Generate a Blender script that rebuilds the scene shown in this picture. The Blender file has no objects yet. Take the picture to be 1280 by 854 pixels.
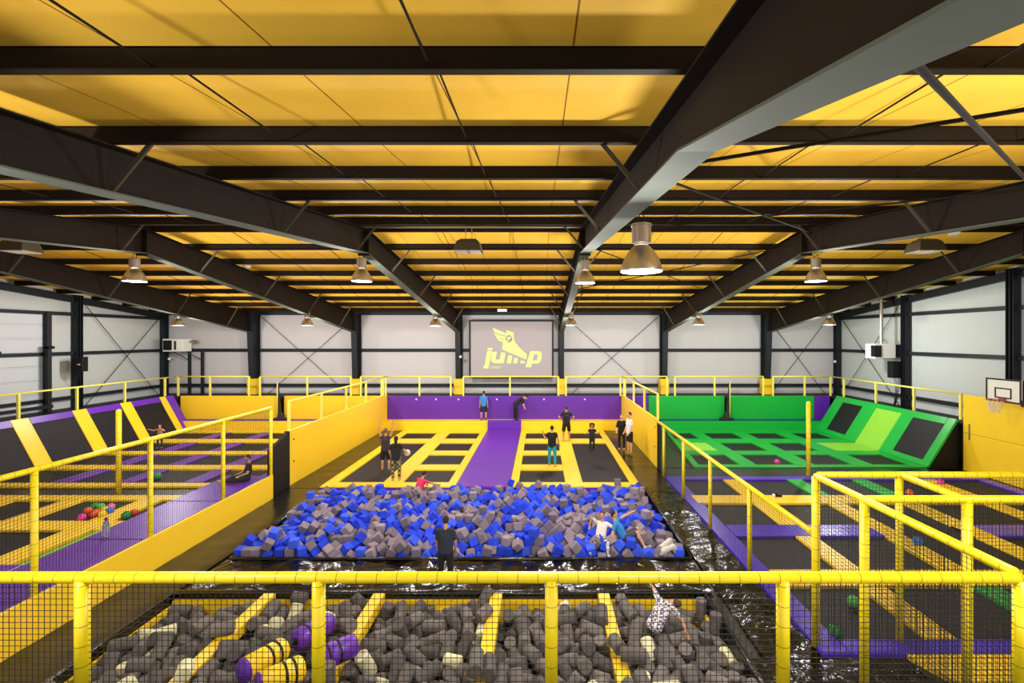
import bpy, math, random
from mathutils import Vector, Matrix, Euler, noise
random.seed(11)
S = bpy.context.scene
COL = S.collection
H, F, VX, VY = 5.0, 600.0, 676.0, 422.0      # camera height, focal length and principal point (1280 x 854 frame)
def at(x, y, z=0.0):
    """the point on the horizontal plane z that the photo shows at (x, y)"""
    d = (H - z) * F / (y - VY)
    return Vector(((x - VX) * d / F, d, z))

# ------------------------------------------------------------------ materials
def lin(h):
    c = [int(h[i:i+2], 16) / 255 for i in (0, 2, 4)]
    return tuple(v / 12.92 if v <= .04045 else ((v + .055) / 1.055) ** 2.4 for v in c) + (1,)
MATS = {}
def mat(name, col, rough=.6, metal=0, bump=None, var=0, emit=0, spec=.5, seams=None, stretch=None, vscale=1.7):
    if name in MATS: return MATS[name]
    m = bpy.data.materials.new(name); m.use_nodes = True
    nt = m.node_tree; N = nt.nodes; L = nt.links; b = N['Principled BSDF']
    c = lin(col)
    b.inputs['Base Color'].default_value = c; b.inputs['Roughness'].default_value = rough
    b.inputs['Metallic'].default_value = metal; b.inputs['Specular IOR Level'].default_value = spec
    if emit:
        b.inputs['Emission Color'].default_value = c; b.inputs['Emission Strength'].default_value = emit
    tc = N.new('ShaderNodeTexCoord')
    src = None
    if var:
        nz = N.new('ShaderNodeTexNoise'); nz.inputs['Scale'].default_value = vscale; nz.inputs['Detail'].default_value = 5
        L.new(tc.outputs['Object'], nz.inputs['Vector'])
        mx = N.new('ShaderNodeMix'); mx.data_type = 'RGBA'
        mx.inputs['A'].default_value = tuple(v * (1 - var) for v in c[:3]) + (1,)
        mx.inputs['B'].default_value = tuple(min(1, v * (1 + var)) for v in c[:3]) + (1,)
        L.new(nz.outputs['Fac'], mx.inputs['Factor']); src = mx.outputs['Result']
    if seams:
        axis, period, width, off, dark = seams
        sp = N.new('ShaderNodeSeparateXYZ'); L.new(tc.outputs['Object'], sp.inputs[0])
        a = N.new('ShaderNodeMath'); a.operation = 'ADD'; a.inputs[1].default_value = off + 100 * period
        L.new(sp.outputs[axis], a.inputs[0])
        d = N.new('ShaderNodeMath'); d.operation = 'DIVIDE'; d.inputs[1].default_value = period; L.new(a.outputs[0], d.inputs[0])
        fr = N.new('ShaderNodeMath'); fr.operation = 'FRACT'; L.new(d.outputs[0], fr.inputs[0])
        lt = N.new('ShaderNodeMath'); lt.operation = 'LESS_THAN'; lt.inputs[1].default_value = width / period; L.new(fr.outputs[0], lt.inputs[0])
        mx = N.new('ShaderNodeMix'); mx.data_type = 'RGBA'
        if src: L.new(src, mx.inputs['A'])
        else: mx.inputs['A'].default_value = c
        mx.inputs['B'].default_value = lin(dark); L.new(lt.outputs[0], mx.inputs['Factor']); src = mx.outputs['Result']
    if src: L.new(src, b.inputs['Base Color'])
    if bump:
        nz = N.new('ShaderNodeTexNoise'); nz.inputs['Scale'].default_value = bump[0]; nz.inputs['Detail'].default_value = 4
        if len(bump) > 2: nz.inputs['Distortion'].default_value = bump[2]
        v = tc.outputs['Object']
        if stretch:
            mp = N.new('ShaderNodeMapping'); mp.inputs['Scale'].default_value = stretch; L.new(v, mp.inputs['Vector']); v = mp.outputs[0]
        L.new(v, nz.inputs['Vector'])
        bp = N.new('ShaderNodeBump'); bp.inputs['Strength'].default_value = bump[1]; bp.inputs['Distance'].default_value = .05
        L.new(nz.outputs['Fac'], bp.inputs['Height']); L.new(bp.outputs[0], b.inputs['Normal'])
    MATS[name] = m
    return m
YELLOW = mat('yellow vinyl', 'F8D024', .38, bump=(3, .06), var=.06)
YPANEL = mat('yellow wall panel', 'F6CC26', .42, var=.05)
YTUBE = mat('yellow foam tube', 'F6DC1C', .36, seams=('Z', .19, .006, .09, '7A4E04'))
YRAIL = mat('yellow painted rail', 'F0E868', .4)
PURPLE = mat('purple vinyl', '6427B0', .38, bump=(2.5, .1), var=.1)
PURPLE2 = mat('violet blue vinyl', '4C2CC8', .28, bump=(3, .12), var=.12)
PURPW = mat('purple wall vinyl', '5A22A4', .45, var=.05)
GREEN = mat('green vinyl', '0DA63A', .36, bump=(3, .05), var=.06)
LGREEN = mat('bright green vinyl', '2FBF45', .36, var=.05)
LIME = mat('lime vinyl', '86C83A', .4, var=.05)
MATB = mat('black jump bed', '1B1A1F', .6, bump=(60, .15), var=.25, spec=.25)
TARP = mat('black tarpaulin', '040405', .14, bump=(1.9, 1.0, 1.4), spec=.42)
TARPM = mat('matt black tarpaulin', '0D0B09', .26, bump=(1.2, .25))
ROLL = mat('black vinyl cushion', '0C0B0E', .2, bump=(4, .4, .6))
FLOORM = mat('dark floor', '080807', .4, bump=(1, .1))
BLACKP = mat('black panel', '0E0E11', .55, spec=.3)
STEEL = mat('anthracite steel', '1C130B', .65, var=.2, spec=.12)
STEELW = mat('anthracite wall steel', '1E2228', .55, spec=.25, var=.1)
FLANGE = mat('pale flange steel', '565C52', .8, var=.15, spec=.12)
PURL = mat('brown grey purlin steel', '1E160E', .7, var=.2, spec=.12)
ROD = mat('thin steel rod', '1E1812', .85, spec=.1)
BRACE = mat('brace steel', '4A4438', .8, spec=.1)
CEIL = mat('yellow roof liner', 'F6C042', .75, bump=(.9, .1, .4), var=.14, spec=.12, seams=('X', 1.1, .014, .72, '8A5A0A'))
WALLM = mat('white wall panel', 'C6C5C8', .6, seams=('X', 1.0, .006, 0, 'B4B4B6'))
WALLG = mat('white gable panel', 'B9C0C0', .6, seams=('Y', 1.0, .006, 0, 'A8AEAE'))
DOORM = mat('pale blue grey door panel', 'C2CAD2', .5, seams=('Z', .62, .012, 0, '98A0A8'))
CORD = mat('black net cord', '16120C', .7)
FGREY = [mat('grey foam %d' % i, c, .95, bump=(25, .25), spec=.1) for i, c in enumerate(('8A808E', '7C7382', '968B98'))]
FLOG = [mat('dark grey foam %d' % i, c, .95, bump=(25, .25), spec=.1) for i, c in enumerate(('686462', '5E5A5A', '746E6C'))]
FCREAM = mat('cream foam', 'D8D6B4', .9, bump=(25, .2), spec=.1)
FBLUE = [mat('blue foam %d' % i, c, .9, bump=(25, .2), spec=.15) for i, c in enumerate(('3450E8', '4260F4', '2A44D8'))]
ALU = mat('brushed aluminium', 'A8A29A', .32, .85)
DARKM = mat('dark fixture', '2E2A22', .5)
WHITEM = mat('white enamel', 'E2E2DE', .4)
GLOW = mat('lamp lens', 'F6F6FF', .4, emit=40)
RED = mat('red hoop', 'B03A2A', .4)
NETW = mat('white cord', 'E0DAD0', .7)
SCREEN = mat('projector screen', 'A6A1A6', .8, emit=.04)
LOGO = mat('pale yellow green projection', 'CFE48E', .7, emit=.1)
SKINM = mat('skin', 'C58F6E', .55)
SKIN2 = mat('light skin', 'D9A888', .55)

def printed(name, ground, ink, scale):
    m = mat(name, ground, .85); nt = m.node_tree; N = nt.nodes; L = nt.links
    tc = N.new('ShaderNodeTexCoord'); ch = N.new('ShaderNodeTexChecker'); ch.inputs['Scale'].default_value = scale
    ch.inputs['Color1'].default_value = lin(ground); ch.inputs['Color2'].default_value = lin(ink)
    nz = N.new('ShaderNodeTexNoise'); nz.inputs['Scale'].default_value = 3
    mx = N.new('ShaderNodeMix'); mx.data_type = 'RGBA'; mx.inputs['Factor'].default_value = .12
    L.new(tc.outputs['Object'], mx.inputs['A']); L.new(tc.outputs['Object'], nz.inputs['Vector']); L.new(nz.outputs['Color'], mx.inputs['B'])
    L.new(mx.outputs['Result'], ch.inputs['Vector']); L.new(ch.outputs['Color'], N['Principled BSDF'].inputs['Base Color'])
    return m
# ------------------------------------------------------------------ mesh building
class MB:
    def __init__(s): s.v = []; s.f = []; s.m = []
    def add(s, vs, fs, mi=0):
        o = len(s.v); s.v += [Vector(v) for v in vs]; s.f += [tuple(i + o for i in f) for f in fs]; s.m += [mi] * len(fs); return s
    def box(s, a, b, mi=0):
        x0, y0, z0 = a; x1, y1, z1 = b
        return s.add([(x, y, z) for x in (x0, x1) for y in (y0, y1) for z in (z0, z1)],
                     [(0, 1, 3, 2), (4, 6, 7, 5), (0, 4, 5, 1), (2, 3, 7, 6), (0, 2, 6, 4), (1, 5, 7, 3)], mi)
    def bar(s, p0, p1, w, h=None, up=(0, 0, 1), caps=True, mi=0):
        p0 = Vector(p0); p1 = Vector(p1); h = h or w; d = (p1 - p0).normalized(); u = Vector(up)
        if abs(d.dot(u)) > .98: u = Vector((1, 0, 0)) if abs(d.x) < .9 else Vector((0, 1, 0))
        r = d.cross(u).normalized(); u = r.cross(d)
        vs = [p + r * a * w / 2 + u * b * h / 2 for p in (p0, p1) for a, b in ((-1, -1), (1, -1), (1, 1), (-1, 1))]
        fs = [(0, 1, 5, 4), (1, 2, 6, 5), (2, 3, 7, 6), (3, 0, 4, 7)]
        if caps: fs += [(3, 2, 1, 0), (4, 5, 6, 7)]
        return s.add(vs, fs, mi)
    def prism(s, poly, axis, a, b, mi=0):
        """poly of 2-D points extruded along an axis between a and b"""
        def P(p, t): return {'x': (t, p[0], p[1]), 'y': (p[0], t, p[1]), 'z': (p[0], p[1], t)}[axis]
        n = len(poly); vs = [P(p, a) for p in poly] + [P(p, b) for p in poly]
        return s.add(vs, [tuple(range(n))[::-1], tuple(range(n, 2 * n))] + [(i, (i + 1) % n, (i + 1) % n + n, i + n) for i in range(n)], mi)
    def hexa(s, bottom, top, mi=0):
        return s.add(list(bottom) + list(top), [(3, 2, 1, 0), (4, 5, 6, 7), (0, 1, 5, 4), (1, 2, 6, 5), (2, 3, 7, 6), (3, 0, 4, 7)], mi)
    def tube(s, pts, r, n=10, mi=0, caps=True):
        pts = [Vector(p) for p in pts]; rs = r if isinstance(r, (list, tuple)) else [r] * len(pts); o = len(s.v)
        prev = None; vs = []
        for i, p in enumerate(pts):
            d = (pts[min(i + 1, len(pts) - 1)] - pts[max(i - 1, 0)]).normalized()
            if prev is None: u = d.orthogonal().normalized()
            else: u = (prev - d * prev.dot(d)).normalized()
            prev = u; w = d.cross(u)
            vs += [p + (u * math.cos(2 * math.pi * k / n) + w * math.sin(2 * math.pi * k / n)) * rs[i] for k in range(n)]
        fs = [(i * n + k, i * n + (k + 1) % n, (i + 1) * n + (k + 1) % n, (i + 1) * n + k) for i in range(len(pts) - 1) for k in range(n)]
        if caps: fs += [tuple(range(n))[::-1], tuple(range((len(pts) - 1) * n, len(pts) * n))]
        return s.add(vs, fs, mi)
    def capsule(s, p0, p1, r0, r1, n=10):
        p0 = Vector(p0); p1 = Vector(p1); d = p1 - p0; d = d.normalized() if d.length > 1e-6 else Vector((0, 0, 1))
        pts = []; rs = []
        for a in (-80, -55, -25): pts.append(p0 + d * r0 * math.sin(math.radians(a))); rs.append(r0 * math.cos(math.radians(a)))
        pts += [p0, p1] if (p1 - p0).length > 1e-6 else [p0]; rs += [r0, r1] if (p1 - p0).length > 1e-6 else [r0]
        for a in (25, 55, 80): pts.append(p1 + d * r1 * math.sin(math.radians(a))); rs.append(r1 * math.cos(math.radians(a)))
        return s.tube(pts, rs, n)
    def ball(s, c, r, n=14, m=9, rot=None):
        r = Vector(r) if not isinstance(r, (int, float)) else Vector((r, r, r)); c = Vector(c); vs = []
        for j in range(1, m):
            t = math.pi * j / m
            for k in range(n):
                p = 2 * math.pi * k / n
                q = Vector((r.x * math.sin(t) * math.cos(p), r.y * math.sin(t) * math.sin(p), r.z * math.cos(t)))
                vs.append(c + (rot @ q if rot else q))
        t = Vector((0, 0, r.z)); vs += [c + (rot @ t if rot else t), c - (rot @ t if rot else t)]
        T, B = len(vs) - 2, len(vs) - 1
        fs = [(j * n + k, (j + 1) * n + k, (j + 1) * n + (k + 1) % n, j * n + (k + 1) % n) for j in range(m - 2) for k in range(n)]
        fs += [(T, k, (k + 1) % n) for k in range(n)] + [(B, (m - 2) * n + (k + 1) % n, (m - 2) * n + k) for k in range(n)]
        return s.add(vs, fs)
    def lathe(s, prof, c=(0, 0, 0), n=24, mi=0):
        """profile of (radius, z) turned about the vertical through c"""
        c = Vector(c); o = []
        for r, z in prof: o += [c + Vector((r * math.cos(2 * math.pi * k / n), r * math.sin(2 * math.pi * k / n), z)) for k in range(n)]
        return s.add(o, [(i * n + k, i * n + (k + 1) % n, (i + 1) * n + (k + 1) % n, (i + 1) * n + k) for i in range(len(prof) - 1) for k in range(n)], mi)
    def grid_net(s, o, u, v, lu, lv, step, t):
        o = Vector(o); u = Vector(u).normalized(); v = Vector(v).normalized(); w = u.cross(v)
        k = 0
        while k * step <= lu + 1e-6:
            p = o + u * min(k * step, lu); s.bar(p, p + v * lv, t, t, up=w, caps=False); k += 1
        k = 0
        while k * step <= lv + 1e-6:
            p = o + v * min(k * step, lv); s.bar(p, p + u * lu, t, t, up=w, caps=False); k += 1
        return s
    def mesh(s, name, mats, off=Vector(), smooth=False):
        me = bpy.data.meshes.new(name)
        me.from_pydata([v - off for v in s.v], [], s.f)
        mats = mats if isinstance(mats, (list, tuple)) else [mats]
        for m in mats: me.materials.append(m)
        if len(mats) > 1:
            for p, i in zip(me.polygons, s.m): p.material_index = i
        if smooth:
            for p in me.polygons: p.use_smooth = True
        me.validate(); me.update()
        return me
    def build(s, name, mats, parent=None, smooth=False, bevel=0, label=None):
        """one mesh object; under a parent it keeps the parent's origin, else its own origin sits at its base"""
        if parent is not None: off = WORLD[parent.name]
        else:
            lo = Vector([min(v[i] for v in s.v) for i in range(3)]); hi = Vector([max(v[i] for v in s.v) for i in range(3)])
            off = Vector(((lo.x + hi.x) / 2, (lo.y + hi.y) / 2, lo.z))
        o = bpy.data.objects.new(name, s.mesh(name, mats, off, smooth)); COL.objects.link(o)
        if parent is not None: o.parent = parent; WORLD[o.name] = off
        else: o.location = off; WORLD[o.name] = off
        if bevel:
            b = o.modifiers.new('edge', 'BEVEL'); b.width = bevel; b.segments = 2; b.limit_method = 'ANGLE'
        if label: o['label'] = label
        return o
WORLD = {}
def tag(o, label, cat, group=None, kind=None):
    o['label'] = label; o['category'] = cat
    if group: o['group'] = group
    if kind: o['kind'] = kind
    return o
def thing(name, label, cat, loc=(0, 0, 0), group=None, kind=None):
    o = bpy.data.objects.new(name, None); COL.objects.link(o); o.location = loc; o.empty_display_size = .2
    WORLD[o.name] = Vector(loc)
    return tag(o, label, cat, group, kind)
def struct(mb, name, m, label, cat, smooth=False, group=None, bevel=0):
    return tag(mb.build(name, m, None, smooth, bevel), label, cat, group, 'structure')
def tube_part(name, p0, p1, r, m, parent, n=14, label=None):
    """a straight tube whose own z axis runs along it, so that seams follow it"""
    p0 = Vector(p0); p1 = Vector(p1); L = (p1 - p0).length
    mb = MB(); mb.tube([(0, 0, 0), (0, 0, L)], r, n)
    o = bpy.data.objects.new(name, mb.mesh(name, m, Vector(), False)); COL.objects.link(o)
    for p in o.data.polygons: p.use_smooth = len(p.vertices) == 4
    o.parent = parent; o.location = p0 - WORLD[parent.name]
    o.rotation_mode = 'QUATERNION'; o.rotation_quaternion = Vector((0, 0, 1)).rotation_difference((p1 - p0).normalized())
    if label: o['label'] = label
    return o
def copy_tree(o, loc, rotz=None):
    c = o.copy(); COL.objects.link(c); c.location = loc
    if rotz is not None: c.rotation_euler = (0, 0, rotz)
    for ch in list(o.children):
        d = ch.copy(); COL.objects.link(d); d.parent = c
        for g in list(ch.children):
            e = g.copy(); COL.objects.link(e); e.parent = d
    return c

# ------------------------------------------------------------------ camera, light
cam = bpy.data.cameras.new('camera'); co = bpy.data.objects.new('camera', cam); COL.objects.link(co)
co.location = (0, 0, H); co.rotation_euler = (math.pi / 2, 0, 0)
cam.sensor_width = 36; cam.lens = 36 * F / 1280
cam.shift_x = -(VX - 640) / 1280; cam.shift_y = (VY - 427) / 1280; cam.clip_start = .05; cam.clip_end = 200
S.camera = co
S.view_settings.view_transform = 'Standard'; S.view_settings.look = 'None'; S.view_settings.gamma = 1
S.view_settings.use_curve_mapping = False
S.view_settings.exposure = 0.45
S.cycles.use_denoising = True
S.cycles.max_bounces = 8; S.cycles.diffuse_bounces = 5
w = bpy.data.worlds.new('world'); S.world = w; w.use_nodes = True
w.node_tree.nodes['Background'].inputs[0].default_value = (1, .98, .95, 1)
w.node_tree.nodes['Background'].inputs[1].default_value = 1.1

# ------------------------------------------------------------------ the hall
XL, XR, YF, YN = -22.3, 17.6, 28.6, -1.8
RIDGE = 13.0
def roof(d):
    """height of the roof liner at depth d"""
    return H + (3.152 - .1027 * (d - RIDGE) if d > RIDGE else 1.745 + .1082 * d)
def raft(d):
    """underside of the rafters"""
    if d > RIDGE: return H + 2.275 - .1344 * (d - RIDGE)
    if d > 3.7: return H + 2.275 - .0905 * (RIDGE - d)
    return H + 1.433 - .235 * (3.7 - d)
PA = (-7.1, 3.4, 10.9, 16.0, -.5)     # pit of foam cubes
PB = (-7.15, 3.17, 4.6, 9.33, -.62)   # pit of foam logs
def floor_mesh():
    mb = MB(); z = -.06
    xs = sorted({XL, XR, PA[0], PA[1], PB[0], PB[1]}); ys = sorted({YN, YF, PA[2], PA[3], PB[2], PB[3]})
    def inside(p, x, y): return p[0] < x < p[1] and p[2] < y < p[3]
    for i in range(len(xs) - 1):
        for j in range(len(ys) - 1):
            x0, x1, y0, y1 = xs[i], xs[i+1], ys[j], ys[j+1]; cx, cy = (x0+x1)/2, (y0+y1)/2
            zz = z
            for p in (PA, PB):
                if inside(p, cx, cy): zz = p[4]
            mb.add([(x0, y0, zz), (x1, y0, zz), (x1, y1, zz), (x0, y1, zz)], [(0, 1, 2, 3)])
    for p in (PA, PB):
        a, b, c, d, q = p
        for (x0, y0), (x1, y1) in (((a, c), (b, c)), ((b, c), (b, d)), ((b, d), (a, d)), ((a, d), (a, c))):
            mb.add([(x0, y0, q), (x1, y1, q), (x1, y1, z), (x0, y0, z)], [(0, 1, 2, 3)])
    mb.box((XL, YN, -.9), (XR, YF, -.8))
    return mb
struct(floor_mesh(), 'floor', FLOORM, 'dark hall floor with two sunken foam pits', 'floor')
mb = MB(); mb.prism([(YN - .3, roof(YN - .3)), (RIDGE, roof(RIDGE)), (YF + .2, roof(YF + .2)), (YF + .2, roof(YF + .2) + .15), (RIDGE, roof(RIDGE) + .15), (YN - .3, roof(YN - .3) + .15)], 'x', XL - .2, XR + .2)
c = struct(mb, 'ceiling', CEIL, 'yellow roof liner rising to a ridge above the steel purlins', 'ceiling')
mb = MB(); mb.box((XL - .2, YF, -.1), (XR + .2, YF + .2, roof(YF)))
struct(mb, 'wall_far', WALLM, 'white panelled long wall behind the projection screen', 'wall')
for nm, x0, x1, lab in (('wall_left', XL - .2, XL, 'white gable wall with the roller door'), ('wall_right', XR, XR + .2, 'white gable wall behind the green slope and basketball hoop')):
    mb = MB(); mb.prism([(YN, -.1), (YF, -.1), (YF, roof(YF)), (RIDGE, roof(RIDGE)), (YN, roof(YN))], 'x', x0, x1)
    struct(mb, nm, WALLG, lab, 'wall')

# purlins
PUR = [(d, .2) for d in (-1.75, 0, 1.75, 3.5, 5.25, 7.0, 8.75, 10.5, 12.25, 13.3, 15.05, 16.8, 18.55, 20.3, 22.05, 23.8, 25.55, 27.3)]
NTH = ['first', 'second', 'third', 'fourth', 'fifth', 'sixth', 'seventh', 'eighth', 'ninth', 'tenth', 'eleventh', 'twelfth', 'thirteenth', 'fourteenth', 'fifteenth', 'sixteenth', 'seventeenth', 'eighteenth']
for i, (d, h) in enumerate(PUR):
    z = roof(d); mb = MB(); x0, x1 = XL + .02, XR - .02
    mb.box((x0, d - .006, z - h), (x1, d + .006, z + .01))
    mb.box((x0, d - .07, z - h - .006), (x1, d + .006, z - h + .006)); mb.box((x0, d - .006, z - .012), (x1, d + .07, z))
    struct(mb, 'purlin', PURL, 'dark steel roof purlin, %s counted from the far wall' % NTH[len(PUR) - 1 - i], 'roof purlin', group='roof purlins')
# portal frames
FX = [-16.8, -10.8, -4.8, 1.2, 7.2, 13.2]
FN = ['next to the pale heater', 'second from the roller door wall', 'beside the screen, roller door side', 'beside the screen, over the near bell lamp', 'above the green court edge', 'nearest the hoop wall']
def ibeam(mb, X, pts, fw, web=.012, mi_f=1):
    """pts: (depth, z top, z bottom) along the rafter"""
    for (d0, t0, b0), (d1, t1, b1) in zip(pts, pts[1:]):
        mb.hexa([(X - web/2, d0, b0 + .01), (X + web/2, d0, b0 + .01), (X + web/2, d1, b1 + .01), (X - web/2, d1, b1 + .01)], [(X - web/2, d0, t0), (X + web/2, d0, t0), (X + web/2, d1, t1), (X - web/2, d1, t1)], 0)
        for z0, z1, s, mi in ((b0, b1, .018, mi_f), (t0, t1, -.018, 0)):
            a, b = sorted((0, s))
            mb.hexa([(X - fw/2, d0, z0 + a), (X + fw/2, d0, z0 + a), (X + fw/2, d1, z1 + a), (X - fw/2, d1, z1 + a)], [(X - fw/2, d0, z0 + b), (X + fw/2, d0, z0 + b), (X + fw/2, d1, z1 + b), (X - fw/2, d1, z1 + b)], mi)
for X, fn in zip(FX, FN):
    t = thing('portal_frame', 'dark steel portal frame ' + fn, 'steel frame', (X, 28.2, -.06), 'portal frames', 'structure')
    ds = [-1.4, 0, 1.8, 3.7, 7, 10, RIDGE]
    mb = MB(); ibeam(mb, X, [(d, roof(d) - .21, raft(d)) for d in ds], .3)
    mb.box((X - .15, RIDGE - .02, raft(RIDGE) - .06), (X + .15, RIDGE + .02, roof(RIDGE) - .21))
    mb.build('near_rafter', [STEEL, FLANGE], t)
    mb = MB(); ibeam(mb, X, [(d, roof(d) - .21, raft(d)) for d in (RIDGE, 18, 23, 27.65)], .26); mb.build('far_rafter', [STEEL, FLANGE], t)
    mb = MB(); zt = roof(28) - .2; w2 = .15
    mb.hexa([(X - .006, 28.05, -.06), (X + .006, 28.05, -.06), (X + .006, 28.5, -.06), (X - .006, 28.5, -.06)], [(X - .006, 27.62, zt), (X + .006, 27.62, zt), (X + .006, 28.5, zt), (X - .006, 28.5, zt)])
    mb.hexa([(X - w2, 28.03, -.06), (X + w2, 28.03, -.06), (X + w2, 28.06, -.06), (X - w2, 28.06, -.06)], [(X - w2, 27.6, zt), (X + w2, 27.6, zt), (X + w2, 27.63, zt), (X - w2, 27.63, zt)])
    mb.box((X - w2, 28.48, -.06), (X + w2, 28.5, zt)); mb.build('column', STEELW, t)
    for d in (5.25, 8.75, 12.25, 15.05, 18.55, 22.05, 25.55):
        for s in (-1, 1):
            zb = raft(d) + .03; zt = roof(d) - .19
            if d in (5.25,) and X > 0 and s > 0: continue
            mb = MB(); mb.bar((X + s * .1, d, zb), (X + s * (.1 + .62 * min(1, (zt - zb) / .75)), d, zt), .05, .012, up=(0, 1, 0)); mb.bar((X + s * .1, d + .02, zb), (X + s * (.1 + .62 * min(1, (zt - zb) / .75)), d + .02, zt), .012, .05, up=(0, 1, 0))
            mb.build('fly_brace', BRACE, t)
# tie rods between the purlins, two lines in every bay
edges = [XL] + FX + [XR]
for bi in range(len(edges) - 1):
    a, b = edges[bi], edges[bi + 1]
    for k in (1, 2):
        x = a + (b - a) * k / 3
        for lo, hi, slope in ((-1.75, 12.25, 'near'), (13.3, 27.3, 'far')):
            mb = MB(); ds = [d for d, _ in PUR if lo <= d <= hi]
            for d0, d1 in zip(ds, ds[1:]): mb.bar((x, d0, roof(d0) - .04), (x + .0, d1, roof(d1) - .17), .013)
            tag(mb.build('tie_rod', ROD), 'thin tie rod line under the %s roof slope, %s line of the %s bay' % (slope, NTH[k - 1], NTH[bi]), 'tie rod', 'roof tie rods', 'structure')
# crossed bracing
def rod(p0, p1, lab, r=.016):
    mb = MB(); mb.tube([p0, p1], r, 6); m = ((Vector(p0) + Vector(p1)) / 2)
    tag(mb.build('bracing_rod', ROD), lab, 'bracing rod', 'bracing rods', 'structure')
rod((1.3, 1.7, H + 1.0), (7.05, 6.7, H + 1.92), 'near roof bracing rod running from the big beam to the next frame')
rod((1.35, 4.17, H + 1.52), (7.05, 1.0, H + 1.45), 'near roof bracing rod crossing back over the big beam')
rod((1.35, 4.94, H + 1.6), (7.1, 12.6, H + 2.75), 'roof bracing rod above the near bell lamp, running to the ridge')
rod((1.35, 12.5, H + 2.7), (7.1, 6.7, H + 2.1), 'roof bracing rod above the near bell lamp, running from the ridge')
rod((1.3, 13.6, H + 2.6), (7.1, 20.5, H + 2.0), 'roof bracing rod beyond the ridge running away from the big beam')
rod((1.3, 20.5, H + 2.0), (7.1, 13.6, H + 2.6), 'roof bracing rod beyond the ridge crossing the other one')
for a, b, n in ((-16.8, -10.8, 'beside the pale heater'), (1.2, 7.2, 'beside the screen'), (13.2, XR - .3, 'in the corner behind the green court')):
    rod((a + .1, 28.45, 6.35), (b - .1, 28.45, 1.2), 'thin bracing rod on the long wall sloping down from the roller door side, ' + n)
    rod((a + .1, 28.47, 1.2), (b - .1, 28.47, 6.35), 'thin bracing rod on the long wall sloping up from the roller door side, ' + n)
for x, n in ((XL + .2, 'beside the black speaker'), (XR - .2, 'behind the white heater')):
    rod((x, 23.0, 6.9), (x, 28.0, 1.4), 'thin bracing rod on the gable wall falling to the corner, ' + n)
    rod((x, 23.0, 1.4), (x, 28.0, 6.3), 'thin bracing rod on the gable wall rising to the corner, ' + n)
# girts, gable posts, gable rafters
for z, n in ((4.25, 'middle'), (2.17, 'lower'), (6.42, 'eaves')):
    mb = MB(); mb.box((XL + .02, 28.42, z - .09), (XR - .02, 28.58, z + .09 if n != 'eaves' else z + .16)); struct(mb, 'wall_girt', STEELW, 'dark %s girt running along the long white wall' % n, 'wall girt', group='wall girts')
for X, s, n in ((XL, 1, 'roller door wall'), (XR, -1, 'hoop wall')):
    for z, q in ((4.25, 'middle'), (2.17, 'lower'), (6.1, 'upper')):
        mb = MB(); a, b = sorted((X + s * .02, X + s * .17)); mb.box((a, YN, z - .08), (b, 28.4, z + .08)); struct(mb, 'wall_girt', STEELW, 'dark %s girt along the %s' % (q, n), 'wall girt', group='wall girts')
    for d in (28.2, 22.9, 17.7, 12.5, 7.3):
        mb = MB(); a, b = sorted((X + s * .05, X + s * .33)); x1 = X + s * .19
        zt = roof(d) - .12
        for q in (d - .15, d + .13): mb.box((a, q, -.06), (b, q + .02, zt))
        mb.box((x1 - .006, d - .14, -.06), (x1 + .006, d + .14, zt))
        mb.box((a, d - .012, -.06), (b, d + .012, zt))
        if d == 28.2: mb.box((a, d - .17, -.06), (b, d - .13, zt))
        struct(mb, 'gable_post', STEELW, 'dark steel wall post %s on the %s' % ({28.2: 'in the far corner', 22.9: 'one bay from the far corner', 17.7: 'two bays from the far corner', 12.5: 'under the ridge', 7.3: 'on the near side of the ridge'}[d], n), 'wall post', group='gable posts')
    mb = MB(); a, b = sorted((X + s * .04, X + s * .3))
    ibeam(mb, X + s * .17, [(YN, roof(YN) - .21, roof(YN) - .5), (RIDGE, roof(RIDGE) - .21, roof(RIDGE) - .5), (28.3, roof(28.3) - .21, roof(28.3) - .5)], .22, mi_f=0)
    struct(mb, 'gable_beam', STEELW, 'dark sloping roof edge beam on the ' + n, 'roof beam')
# ------------------------------------------------------------------ platforms, padded walls, decks
mb = MB(); mb.box((-8.5, 25.9, -.05), (4.46, 26.62, .47)); tag(mb.build('landing_platform', YELLOW, bevel=.02), 'yellow padded landing along the foot of the purple wall', 'landing', kind='structure')
mb = MB(); mb.box((-20.2, 25.9, -.05), (-8.62, 26.62, .47), 0)
o = mb.build('landing_platform', YELLOW, bevel=.02); tag(o, 'yellow padded landing behind the court below the black slope mats', 'landing', kind='structure')
mb = MB(); mb.box((4.58, 25.9, -.05), (16.0, 26.62, .47)); tag(mb.build('landing_platform', GREEN, bevel=.02), 'green padded landing at the back of the green court', 'landing', kind='structure')
for x0, x1, m, lab in ((-19.9, -8.75, PURPW, 'dark purple cover on the yellow landing'), (4.7, 15.9, mat('dark teal vinyl', '16406A', .4), 'dark blue cover on the green landing')):
    mb = MB(); mb.box((x0, 26.02, .47), (x1, 26.6, .485)); tag(mb.build('landing_cover', m), lab, 'landing cover')
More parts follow.
